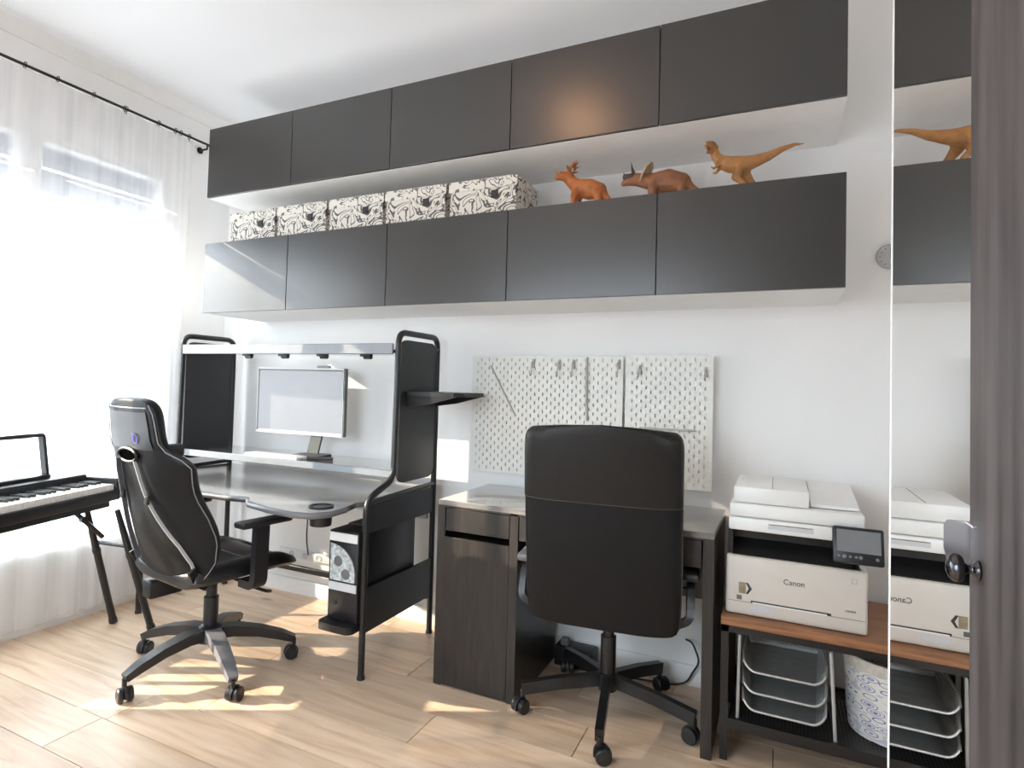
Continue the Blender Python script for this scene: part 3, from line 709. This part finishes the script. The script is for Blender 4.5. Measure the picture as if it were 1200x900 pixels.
MB().box(-.21, -.14, -.19, -.05, .30, .375, .008).build('pump_box', 'black_plastic', t, **L)
# seat: cushion with raised side bolsters
def seat(w_, y0, y1, z0, zt, bol, m, parent, nose=.04):
    rings = []
    N = 12
    for j in range(11):
        v = j/10; y = y0+(y1-y0)*v
        k = 1-.10*max(0, (v-.8)/.2)**2-.06*max(0, (.12-v)/.12)**2
        dz = -nose*max(0, (v-.75)/.25)**2
        ring = []
        for i in range(N+1):
            s_ = -1+2*i/N; x = s_*w_*k
            top = zt+dz+bol*max(0, (abs(s_)-.55)/.45)**1.0*math.sin(PI*min(1, (abs(s_)-.55)/.45*.8 if abs(s_) > .55 else 0))*1.2+.012*(1-s_*s_)*math.sin(PI*v)
            if abs(s_) > .97: top = (z0+zt)/2+dz*.5
            ring.append((x, y, top))
        for i in range(N-1, 0, -1):
            s_ = -1+2*i/N; ring.append((s_*w_*k*.96, y, z0+(.02 if abs(s_) > .8 else 0)))
        rings.append(ring)
    cap = lambda r_: [(p[0]*.93, r_, (p[2]-(z0+zt)/2)*.55+(z0+zt)/2) for p in (rings[0] if r_ < (y0+y1)/2 else rings[-1])]
    rings = [cap(y0-.018)]+rings+[cap(y1+.022)]
    return MB().loft(rings).build('seat', m, parent, local=True, smooth=80, sub=1)
st = seat(.265, -.21, .26, .405, .475, .035, 'leather', t)
MB().tube([(-.20, .15, .487), (-.07, .17, .494), (.07, .17, .494), (.20, .15, .487)], .0025, 6).tube([(-.20, .03, .490), (.20, .03, .490)], .0025, 6).build('seam', 'strap', st, **L)
# backrest
def back_pt(tt, s_, d):
    """point on the tilted back: tt along the height, s_ across, d towards the sitter"""
    B = Vector((0, -.215, .415)); T = Vector((0, -.385, 1.140)); u = T-B; n = Vector((0, u.z, -u.y)).normalized()
    bow = -.028*math.sin(PI*tt)
    p = B+u*tt+n*(d+bow); return (s_, p.y, p.z)
prof = [(0, .185, .03, .055), (.04, .225, .05, .065), (.12, .262, .095, .07), (.24, .278, .115, .075), (.36, .262, .105, .075), (.48, .245, .085, .075), (.57, .252, .085, .075), (.635, .272, .09, .072), (.68, .262, .075, .068), (.72, .228, .045, .066), (.76, .198, .02, .068), (.83, .190, .018, .075), (.90, .184, .016, .078), (.95, .172, .014, .072), (.985, .145, .010, .055), (1.0, .095, .008, .035)]
prof = [(a_, b_*(1.12 if a_ < .7 else 1.03), c_+(.032*math.sin(PI*min(1, a_/.7)) if a_ < .7 else 0), d_) for a_, b_, c_, d_ in prof]
def interp(tt):
    for a, b in zip(prof, prof[1:]):
        if a[0] <= tt <= b[0]:
            f = (tt-a[0])/(b[0]-a[0]); return [a[i]+(b[i]-a[i])*f for i in range(4)]
    return list(prof[-1])
rings = []
NS = 12
for tt, w_, wing, th in prof:
    r_ = []
    for i in range(NS+1):
        s_ = -1+2*i/NS; d = wing*abs(s_)**3
        r_.append(back_pt(tt, s_*w_, d))
    for i in range(NS-1, 0, -1):
        s_ = -1+2*i/NS; d = wing*abs(s_)**3+th*(1-.35*s_*s_)*(1 if abs(s_) < .9 else .6)
        r_.append(back_pt(tt, s_*w_, d))
    rings.append(r_)
bk = MB().loft(rings).build('backrest', 'leather_back', t, local=True, smooth=80, sub=1)
def rear(tt, s_, off=.004):
    w_, wing = interp(tt)[1:3]; return Vector(back_pt(tt, s_*w_, wing*abs(s_)**3-off))
for s_ in (-1, 1):   # piping round the shell
    MB().tube([rear(.03+.94*k/20, .93*s_, .001) for k in range(21)], .0022, 6).build('piping', 'piping', bk, **L)
MB().tube([rear(.955, -.80+1.6*k/8, .002) for k in range(9)], .003, 6).build('piping', 'piping', bk, **L)
# rear head panel
vs = []; fs = []
for j in range(5):
    for i in range(7): vs.append(rear(.745+.19*j/4, -.74+1.48*i/6, .003))
for j in range(4):
    for i in range(6): fs.append((j*7+i, j*7+i+1, (j+1)*7+i+1, (j+1)*7+i))
MB().raw(vs, fs).build('head_panel', 'leather', bk, local=True, smooth=80)
# belt opening: rim, and a flat black sheet painting the shade inside
cS = rear(.715, -.02, .009); uS = Vector((1, 0, 0)); vS = (rear(.73, -.02)-rear(.70, -.02)).normalized()
rim = [cS+uS*.070*math.cos(2*PI*k/20)+vS*.026*math.sin(2*PI*k/20) for k in range(20)]
MB().tube(rim, .006, 6, closed=True).build('slot_rim', 'black_plastic', bk, **L)
MB().raw([p_+Vector((0, -.001, 0)) for p_ in rim], [tuple(range(20))]).build('belt_slot_shade', 'slot_shade', bk, local=True, smooth=0)
# straps from the slot to the foot of the shell
for s_, e_ in ((-.30, -.62), (.16, .78)):
    pts = []
    for k in range(13):
        f = k/12; tt = .69-.60*f; pts.append(rear(tt, s_+(e_-s_)*f**1.2, .010))
    MB().tube(pts, 1, sq=(.0085 if s_ < 0 else .0055, .003)).build('strap', 'strap' if s_ < 0 else 'grey_metal', t, **L)
    b = Vector(pts[4]); MB().box(b.x-.013, b.x+.013, b.y-.008, b.y+.004, b.z-.018, b.z+.018, .004).build('buckle', 'black_plastic', t, **L)
# lumbar cushion strap tab and emblem
MB().box(.150, .185, -.335, -.245, .925, .975, .012).build('cushion_corner', 'fabric_black', t, **L)
nB = Vector((0, -1, -.2)).normalized()
def rear_mat(tt, s_, off):
    p = rear(tt, s_, off); z = Vector((0, -.98, -.23)).normalized(); x = Vector((1, 0, 0)); y = z.cross(x)
    return Matrix(((x.x, y.x, z.x, p.x), (x.y, y.y, z.y, p.y), (x.z, y.z, z.z, p.z), (0, 0, 0, 1)))
text_mesh('emblem', 'D', .055, 'blue_print', bk, rear_mat(.80, .30, .006))
# armrests
for s_ in (-1, 1):
    x = .292*s_
    ar = MB().tube(arcs([(.20*s_, .02, .400), (x, .02, .400), (x+.006*s_, .02, .645)], .035), 1, sq=(.030, .016)).build('armrest_post', 'black_plastic', t, **L)
    MB().box(x-.034+.006*s_, x+.034+.006*s_, -.085, .150, .642, .668, .010).build('armrest_pad', 'black_plastic', ar, **L)
for s_ in (-1, 1): MB().tube([(.205*s_, -.15, .42), (.215*s_, -.20, .45), (.225*s_, -.225, .50)], 1, sq=(.006, .016)).build('recliner_bracket', 'black_metal', t, **L)

# ================================================================== office chair
OR = math.radians(7)
t = thing('office_chair', 'black high-back leather office chair in front of the drawer desk', 'chair', (2.135, -.342, 0), OR)
for k in range(5):
    a = math.radians(-80.5+72*k)-OR; c, s = math.cos(a), math.sin(a)
    MB().tube([(c*.02, s*.02, .128), (c*.18, s*.18, .112), (c*.325, s*.325, .088)], 1, sq=(.0145, .022)).build('base_arm', 'black_metal', t, **L)
    castor(t, c*.322, s*.322, a+1.3*(k-1), r=.027)
MB().lathe([(.034, .09), (.036, .10), (.036, .15), (.029, .155), (.029, .29), (.021, .29), (.021, .42)], 18).build('gas_column', 'black_metal', t, **L)
MB().box(-.10, .10, -.12, .12, .395, .43, .008).build('tilt_mechanism', 'black_metal', t, **L)
seat(.255, -.22, .26, .43, .515, .01, 'leather', t, .03)
oprof = [(0, .236, .02, .02), (.015, .250, .012, .05), (.04, .256, .006, .07), (.10, .259, .004, .08), (.25, .262, .008, .085), (.45, .262, .010, .085), (.62, .262, .010, .08), (.66, .262, .010, .08), (.80, .262, .010, .09), (.90, .262, .010, .095), (.945, .260, .012, .09), (.97, .256, .018, .075), (.985, .248, .026, .055), (.995, .238, .034, .035), (1.0, .225, .042, .012)]
def oback(tt, s_, d, crown=.03):
    B = Vector((0, -.262, .405)); T = Vector((0, -.372, 1.085)); u = T-B; n = Vector((0, u.z, -u.y)).normalized()
    p = B+u*tt+n*(d-.012*math.sin(PI*tt)); return p
def oring(tt, w_, wing, th):
    r_ = []
    cz = lambda s_: .022*(1-s_*s_)*max(0, (tt-.75)/.25)
    for i in range(NS+1):
        s_ = -1+2*i/NS; p = oback(tt, s_, wing*abs(s_)**4); r_.append((s_*w_, p.y, p.z+cz(s_)))
    for i in range(NS-1, 0, -1):
        s_ = -1+2*i/NS; p = oback(tt, s_, wing*abs(s_)**4+th*(1-.3*s_*s_)*(1 if abs(s_) < .9 else .6)); r_.append((s_*w_, p.y, p.z+cz(s_)))
    return r_
def oint(tt):
    for a_, b_ in zip(oprof, oprof[1:]):
        if a_[0] <= tt <= b_[0]:
            f = (tt-a_[0])/(b_[0]-a_[0]); return [a_[i]+(b_[i]-a_[i])*f for i in range(1, 4)]
    return list(oprof[-1][1:])
def oloop(tt, grow=0):
    w_, wing, th = oint(tt); r_ = []; K = 36
    for i in range(K):
        a_ = 2*PI*i/K; ca, sa = math.cos(a_), math.sin(a_)
        sx = math.copysign(abs(ca)**.35, ca); sy = math.copysign(abs(sa)**.6, sa)
        s_ = sx; d = wing*abs(s_)**4+th*.5*(1+sy*(1+grow))
        p = oback(tt, s_, d); cz = .020*(1-s_*s_)*max(0, (tt-.7)/.3)
        r_.append((s_*w_*(1+grow*.3), p.y, p.z+cz))
    return r_
TS = [0, .006, .015, .03, .06, .1, .2, .3, .4, .5, .6, .648]
lo = MB().loft([oloop(x_) for x_ in TS]).build('backrest', 'leather_back', t, local=True, smooth=60)
TS = [.652, .657, .67, .75, .83, .88, .91, .94, .96, .975, .987, .995, 1.0]
MB().loft([oloop(x_, .03) for x_ in TS]).build('head_section', 'leather_brown', t, local=True, smooth=60)
K = 24
MB().tube([Vector(oloop(.65)[18+i]) + Vector((0, -.001, 0)) for i in range(0, 18)], .002, 5).build('seam', 'ink', lo, **L)
for q_ in (0, 18):
    MB().tube([oloop(.03+.61*k_/12)[q_] for k_ in range(13)], .003, 6).build('edge_piping', 'strap', lo, **L)
for s_ in (-1, 1):
    x = .290*s_
    ar = MB().tube(arcs([(x*.82, .16, .445), (x, .16, .445), (x, .14, .585), (x, -.16, .575), (x, -.20, .46), (x*.86, -.20, .44)], .06), 1, sq=(.014, .012)).build('armrest_frame', 'black_metal', t, **L)
    MB().box(x-.028, x+.028, -.195, .14, .582, .612, .012).build('armrest_pad', 'grey_plastic' if s_ < 0 else 'black_plastic', ar, **L)

# ================================================================== printer table
TX0, TX1, TY0, TY1 = 2.538, 3.36, -.442, .0
t = thing('printer_table', 'low table with a brown wooden top on a black metal frame, holding the printer', 'table', (2.95, -.22, 0))
MB().box(TX0, TX1, TY0, TY1, .446, .474, .002, 1).build('tabletop', 'table_wood', t)
for x in (TX0+.013, TX1-.013):
    for y in (TY0+.014, TY1-.014): MB().box(x-.012, x+.012, y-.012, y+.012, 0, .446).build('leg', 'black_metal', t, smooth=0)
MB().box(TX0, TX1, TY0+.002, TY0+.024, .424, .446).box(TX0, TX1, TY1-.024, TY1-.002, .424, .446).box(TX0+.002, TX0+.024, TY0+.024, TY1-.024, .424, .446).box(TX1-.024, TX1-.002, TY0+.024, TY1-.024, .424, .446).build('frame', 'black_metal', t, smooth=0)
for a, b in ((TY0+.002, TY0+.018), (TY1-.018, TY1-.002)): MB().box(TX0+.025, TX1-.025, a, b, .104, .140).build('shelf_rail', 'black_metal', t, smooth=0)
MB().box(TX0+.025, TX1-.025, TY0+.018, TY1-.018, .130, .133).build('shelf_mesh', 'shelf_mesh', t, smooth=0)

# ================================================================== printer
PX0, PX1, PYF = 2.549, 2.962, -.402
ZP0 = .476
t = thing('laser_printer', 'cream white laser printer with a tilted black control screen on the wooden table', 'printer', (2.755, -.2, ZP0))
bd = MB().box(PX0, PX1, PYF, -.02, ZP0, ZP0+.198, .010, 3).build('lower_body', 'printer_white', t)
MB().box(PX0+.018, PX1-.018, PYF+.012, -.03, ZP0+.197, ZP0+.200).build('output_tray', 'printer_black', t, smooth=0)
MB().box(PX0+.008, PX1-.010, PYF+.125, -.02, ZP0+.198, .765).box(PX0+.004, PX0+.020, PYF+.02, -.02, ZP0+.196, .765).build('output_bay', 'printer_black', t, smooth=0)
MB().prism([(PYF+.004, ZP0+.196), (PYF+.125, ZP0+.196), (PYF+.125, ZP0+.235)], PX0+.02, PX1-.04, 'x').build('paper_ramp', 'printer_black', t, smooth=0)
MB().box(PX0+.006, PX1-.006, PYF+.01, -.02, .757, .800, .006).build('scanner_base', 'printer_light', t)
MB().box(PX0+.008, PX1-.008, PYF+.012, -.025, .803, .848, .008).build('scanner_lid', 'printer_light', t)
ad = MB().box(PX0+.020, PX0+.250, PYF+.02, -.04, .850, .905, .008).build('document_feeder', 'printer_light', t)
MB().prism([(PYF+.06, .852), (-.05, .852), (-.05, .90), (PYF+.06, .862)], PX0+.255, PX1-.020, 'x').build('feeder_tray', 'printer_light', ad, smooth=0)
MB().box(PX0+.139, PX0+.1405, PYF+.0195, -.06, .905, .9062).build('feeder_seam', 'printer_seam', ad, smooth=0)
hs = MB().box(PX0+.128, PX0+.262, PYF+.0075, PYF+.014, .772, .790, .001, 1).build('lid_handle', 'pale_laminate', t)
MB().box(PX0+.131, PX0+.259, PYF+.0070, PYF+.009, .786, .789).build('handle_shadow_gap', 'brown_print', hs, smooth=0)
MB().box(PX0+.008, PX1-.008, PYF-.0007, PYF+.003, ZP0+.0440, ZP0+.0452).build('drawer_seam', 'printer_seam', bd, smooth=0)
MB().box(PX0+.079, PX0+.313, PYF-.0009, PYF+.003, ZP0+.0455, ZP0+.0525).build('paper_slot', 'printer_black', bd, smooth=0)
MB().box(PX0+.084, PX0+.302, PYF-.0016, PYF+.003, ZP0+.0440, ZP0+.0485).build('slot_flap', 'printer_light', bd, smooth=0)
MB().box(PX0+.078, PX0+.152, PYF-.0008, PYF+.003, ZP0+.020, ZP0+.036, .0005, 1).build('grip', 'pale_laminate', bd)
FM = lambda x, z: Matrix.Translation((x, PYF-.0002, z)) @ Matrix.Rotation(PI/2, 4, 'X')
text_mesh('brand_lettering', 'Canon', .0235, 'ink', bd, FM(2.756, .6065) @ Matrix.Diagonal((1.0, 1.05, 1, 1)), world=True)
text_mesh('model_lettering', 'i-SENSYS', .0080, 'ink', bd, FM(2.915, .545), world=True)
st = MB().prism([(2.590, .548), (2.612, .548), (2.612, .585), (2.590, .585)], PYF-.0008, PYF, 'y').build('sticker', 'brown_print', bd, smooth=0)
MB().prism([(2.612, .585), (2.619, .585), (2.631, .5665), (2.619, .548), (2.612, .548), (2.621, .5665)], PYF-.0010, PYF, 'y').build('chevron', 'ink', bd, smooth=0)
MB().box(2.584, 2.600, PYF-.0008, PYF, .5265, .5415).build('energy_sticker', 'slate', bd, smooth=0)
MB().tube([(2.918, PYF, .634), (2.918, PYF, .648), (2.932, PYF, .648), (2.932, PYF, .634)], .0007, 5, closed=True).build('button_mark', 'brown_print', bd)
# control panel, tilted
PM = Matrix.Translation((2.932, PYF-.012, .756)) @ Matrix.Rotation(math.radians(-16), 4, 'X')
cp = MB().box(-.069, .069, -.010, .014, -.056, .056, .006, M=PM).build('control_panel', 'black_plastic', t)
MB().box(-.058, .060, -.0112, -.009, -.022, .046, M=PM).build('touch_screen', 'screen_grey', cp, smooth=0)
for x, r_ in ((-.052, .004), (-.038, .006), (-.022, .004), (-.006, .004), (.006, .0055), (.05, .005)):
    MB().lathe([(r_, 0), (r_, .0015), (r_*.8, .002)], 10, PM @ Matrix.Translation((x, -.010, -.036)) @ Matrix.Rotation(PI/2, 4, 'X')).build('button', 'grey_plastic', cp)
MB().box(-.03, .03, .010, .05, -.055, .02, M=PM).build('panel_arm', 'printer_black', t, smooth=0)

# ================================================================== letter trays
t = thing('letter_tray', 'grey wire mesh letter rack with three trays under the printer', 'letter tray', (2.735, -.27, .133))
for x, dx in ((2.596, -.004), (2.862, .014)):
    f = MB()
    for y in (-.415, -.13): f.tube([(x, y, .41), (x+dx, y, .134)], .0055, 8)
    f.tube([(x, -.415, .408), (x, -.13, .408)], .005, 8)
    f.build('side_frame', 'grey_metal', t)
for z in (.304, .236, .178):
    x0, x1, y0, y1 = 2.606, 2.852, -.428, -.115
    rim = [(p[0], p[1], z+(.026 if abs(p[0]-(x0+x1)/2) > .09 else 0)) for p in rrect(x0, x1, y0, y1, .03)]
    # low scooped front lip
    n = 6
    pts = [(x0, y0+.05, z+.045), (x0+.004, y0+.012, z+.022), (x0+.028, y0, z), (x1-.028, y0, z), (x1-.004, y0+.012, z+.022), (x1, y0+.05, z+.045), (x1, y1, z+.045), (x0, y1, z+.045)]
    tr = MB().tube(arcs(pts+[pts[0], pts[1]], .016, 4), .0042, 8).build('tray_rim', 'grey_metal', t, smooth=60)
    b = MB(); zb = z-.012
    low = [(x0+.03, y0+.03, zb), (x1-.03, y0+.03, zb), (x1-.012, y1-.01, zb), (x0+.012, y1-.01, zb)]
    b.raw(pts+low, [(8, 9, 10, 11), (2, 3, 9, 8), (0, 1, 8), (1, 2, 8), (0, 8, 11, 7), (3, 4, 9), (4, 5, 9), (5, 6, 10, 9), (6, 7, 11, 10)])
    b.build('tray_mesh', 'tray_mesh', tr, smooth=0)

# ================================================================== fish basket, wire bin
t = thing('paper_basket', 'round white basket printed with blue fish, beside the letter rack', 'basket', (3.045, -.255, .133))
MB().lathe([(.112, .001), (.120, .004), (.128, .08), (.134, .20), (.136, .250), (.132, .250), (.130, .20), (.122, .012), (.01, .010)], 28, cap=False).build('basket_body', 'fish_print', t, local=True)
MB().lathe([(.1362, .215), (.1372, .251), (.133, .253), (.131, .215)], 28, cap=False).build('folded_rim', 'basket_rim', t, local=True)
t = thing('wire_bin', 'black wire mesh bin on the low shelf behind the letter rack', 'bin', (2.80, -.052, .133))
MB().lathe([(.040, .001), (.045, .20), (.0465, .20), (.0465, .197), (.0415, .004)], 20, cap=False).build('mesh_body', 'shelf_mesh', t, local=True)
MB().tube([(.046*math.cos(a), .046*math.sin(a), .20) for a in [2*PI*k/20 for k in range(20)]], .0035, 6, closed=True).build('rim', 'black_metal', t, local=True)

# ================================================================== thermometer on the wall
t = thing('wall_dial', 'small round white dial thermometer on the back wall beside the mirror', 'thermometer', (3.075, YB, 1.754))
WMt = Matrix.Rotation(PI/2, 4, 'X')
MB().lathe([(.046, 0), (.048, .010), (.045, .016), (.041, .012)], 28, WMt).build('rim', 'grey_metal', t, local=True)
MB().lathe([(.0415, .002), (.0415, .0115), (.001, .012)], 28, WMt).build('face', 'trim_white', t, local=True)
n_ = MB().box(-.001, .001, -.0135, -.012, -.008, .030)
for k in range(12):
    a = 2*PI*k/12; n_.box(-.001, .001, -.0132, -.0118, .031, .037, M=Matrix.Rotation(a, 4, 'Y'))
n_.build('needle_and_marks', 'ink', t, local=True, smooth=0)

# ================================================================== things under the desk
t = thing('cable_box', 'black cable box with a loose grey plug on the floor under the drawer desk', 'cable box', (1.91, -.015, 0))
MB().box(1.825, 2.00, -.062, .03, 0, .085, .008).build('box', 'black_plastic', t)
MB().box(1.85, 1.885, -.05, -.015, .085, .118, .006).build('plug', 'grey_plastic', t)
single('black_cable', MB().tube(arcs([(2.37, .03, .19), (2.40, -.01, .20), (2.43, .0, .12), (2.40, .01, .07), (2.38, .02, .02), (2.33, .0, .006), (2.02, -.05, .006)], .03), .004, 6), 'ink', (2.37, .02, .0), 'looped black cable hanging at the wall under the drawer desk', 'cable')

# ================================================================== digital piano on its stand
ex = Vector((-.28, .96, 0)).normalized(); PA = math.atan2(ex.y, ex.x)
t = thing('digital_piano', 'long black digital piano with an empty music rest, under the window', 'digital piano', (.053, -1.39, .636), PA)
x0, x1 = -.74, .60; z = lambda h: h-.636
MB().box(x0, x1, -.012, .245, z(.636), z(.684), .006).box(x0, x0+.03, -.012, .245, z(.68), z(.738), .006).box(x1-.03, x1, -.012, .245, z(.68), z(.738), .006).build('case', 'black_plastic', t, local=True)
MB().box(x0+.03, x1-.03, .150, .245, z(.68), z(.752), .006).build('control_strip', 'black_plastic', t, local=True)
kw = (x1-x0-.064)/52
wk = MB().box(.0006, kw-.0006, 0, .148, z(.684), z(.712), .0012, 1).build('white_key', 'key_white', t, local=True)
bkk = MB().box(-.0055, .0055, .052, .148, z(.712), z(.7235), .002, 1).build('black_key', 'ink', t, local=True)
for k in range(52):
    c = wk if k == 0 else copy_part(wk, t)
    c.location = (x0+.032+k*kw, 0, 0)
first = True
for k in range(1, 52):
    if (k % 7) in (0, 3): continue
    c = bkk if first else copy_part(bkk, t); first = False
    c.location = (x0+.032+k*kw, 0, 0)
rs = arcs([(-.32, .215, z(.765)), (-.32, .245, z(.945)), (.405, .245, z(.945)), (.405, .215, z(.765))], .012, 3)
MB().tube(rs, 1, sq=(.013, .008)).box(-.33, .42, .200, .234, z(.752), z(.768), .003).build('music_rest', 'black_plastic', t, local=True)
# stand
t = thing('piano_stand', 'black folding metal stand under the digital piano', 'stand', (.053, -1.39, 0), PA)
MB().tube([(x0+.1, .045, .618), (x1-.02, .045, .618)], 1, sq=(.015, .017)).build('rail', 'black_metal', t, local=True)
MB().tube([(x0+.1, .215, .618), (x1-.02, .215, .618)], 1, sq=(.015, .017)).build('rail', 'black_metal', t, local=True)
Mi = WM[t.name].inverted()
def wl(*p): return Mi @ Vector(p)
def leg(a, b):
    a = Vector(a); b = Vector(b); m_ = a.lerp(b, .35)
    o = MB().tube([a, m_, b], [.012, .0165, .0165], 10).tube([m_, m_.lerp(b, .05)], .019, 10).build('leg', 'black_metal', t, local=True)
    MB().tube([b, b.lerp(a, .035)], .0195, 10).build('rubber_foot', 'black_plastic', o, local=True)
    return m_
a = leg(wl(-.215, -.905, .605), wl(-.233, -.733, .004)); b = leg(wl(-.02, -.88, .605), wl(.0, -.695, .004))
MB().tube([a+Vector((0, 0, .03)), b+Vector((0, 0, .03))], .010, 8).build('cross_bar', 'black_metal', t, local=True)
MB().tube([wl(-.20, -.96, .585), wl(-.19, -.835, .45)], .011, 8).tube([wl(-.20, -.93, .55), wl(-.175, -.93, .55)], .016, 8).build('brace', 'black_metal', t, local=True)
a = leg(wl(.10, -1.93, .605), wl(.09, -2.10, .004)); b = leg(wl(.27, -1.88, .605), wl(.27, -2.05, .004))
MB().tube([a, b], .010, 8).build('cross_bar', 'black_metal', t, local=True)

# ================================================================== curtains
CXp = -.385
t = thing('curtain_rod', 'thin black curtain rod along the window wall', 'curtain rod', (CXp, -1.4, 2.62))
MB().tube([(CXp, -2.62, 2.627), (CXp, -.165, 2.627)], .0068, 10).build('rod', 'black_metal', t)
for y in (-.185, -1.36, -2.55):
    MB().tube([(XL, y, 2.60), (CXp, y, 2.60), (CXp, y, 2.627)], .006, 8).lathe([(.02, 0), (.02, .006)], 12, Matrix.Translation((XL, y, 2.60)) @ Matrix.Rotation(PI/2, 4, 'Y')).build('bracket', 'black_metal', t)
MB().lathe([(.004, 0), (.015, .006), (.017, .016), (.012, .026), (.002, .030)], 14, Matrix.Translation((CXp, -.170, 2.627)) @ Matrix.Rotation(-PI/2, 4, 'X')).build('finial', 'black_metal', t)
def curtain(y0, y1, label, ph, amp=1, per=.13, fab='sheer_fabric'):
    n = int((y1-y0)/.008); m = MB(); vs = []; fs = []; zs = [2.612, 2.55, 2.2, 1.6, 1.0, .5, .05]
    for j, zz in enumerate(zs):
        for i in range(n+1):
            y = y0+(y1-y0)*i/n
            A = amp*(.006+.006*min(1, (2.612-zz)/.6))
            w_ = math.sin(y*2*PI/per+ph+.8*math.sin(y*9))+.35*math.sin(y*2*PI/.21+1.3)
            vs.append((CXp+A*w_, y+.006*math.sin(zz*3+y*20), zz))
    N = n+1
    for j in range(len(zs)-1):
        for i in range(n): fs.append((j*N+i, j*N+i+1, (j+1)*N+i+1, (j+1)*N+i))
    m.raw(vs, fs)
    o = m.build('sheer_curtain', fab, smooth=80); tag(o, label, 'curtain', 'sheer curtains')
    return o
c1 = curtain(-1.30, -.285, 'sheer white curtain panel beside the gaming desk', 0)
c2 = curtain(-2.55, -1.74, 'gathered white curtain panel on the part of the window away from the desks', 1, 2.2, .075, 'sheer_gathered')
def ring(y):
    m = MB().tube([(CXp+.0135*math.cos(a), y, 2.627+.0135*math.sin(a)) for a in [2*PI*k/14 for k in range(14)]], .0022, 6, closed=True)
    m.tube([(CXp, y, 2.6135), (CXp, y, 2.600)], .0018, 5)
    single('curtain_ring', m, 'black_metal', (CXp, y, 2.600), 'small black curtain ring with clip on the rod', 'curtain ring', 'curtain rings')
for y in (-1.03, -.70, -.69, -.505, -.40, -.365, -.31, -1.17, -.86): ring(y)

# ================================================================== ceiling lamp
t = thing('ceiling_lamp', 'round flush ceiling lamp glowing warm over the middle of the room', 'lamp', (1.66, -1.52, ZC-.11))
MB().lathe([(.115, .085), (.115, .11)], 28).build('base', 'grey_metal', t, local=True)
MB().lathe([(.01, 0), (.045, .006), (.08, .025), (.10, .055), (.104, .085)], 28).build('shade', 'lamp_glow', t, local=True, smooth=60)

# ================================================================== building across the street
t = thing('apartment_building', 'pale blue-grey apartment block seen through the sheer curtain', 'building', (-15.5, 7.4, -12))
MB().box(-16.5, -14.6, 6.3, 8.6, -12, 1.95).build('wall', 'facade', t, smooth=0)
MB().box(-16.6, -14.5, 6.2, 8.7, 1.95, 2.15).build('roof', 'fascia', t, smooth=0)
for z_ in (1.05, -.75, -2.5, -4.3):
    for y in (6.75, 7.65):
        f = MB().box(-14.62, -14.56, y, y+.62, z_, z_+.85).build('window', 'facade_glass', t, smooth=0)
        MB().box(-14.565, -14.54, y+.29, y+.33, z_, z_+.85).build('window_bar', 'trim_white', f, smooth=0)
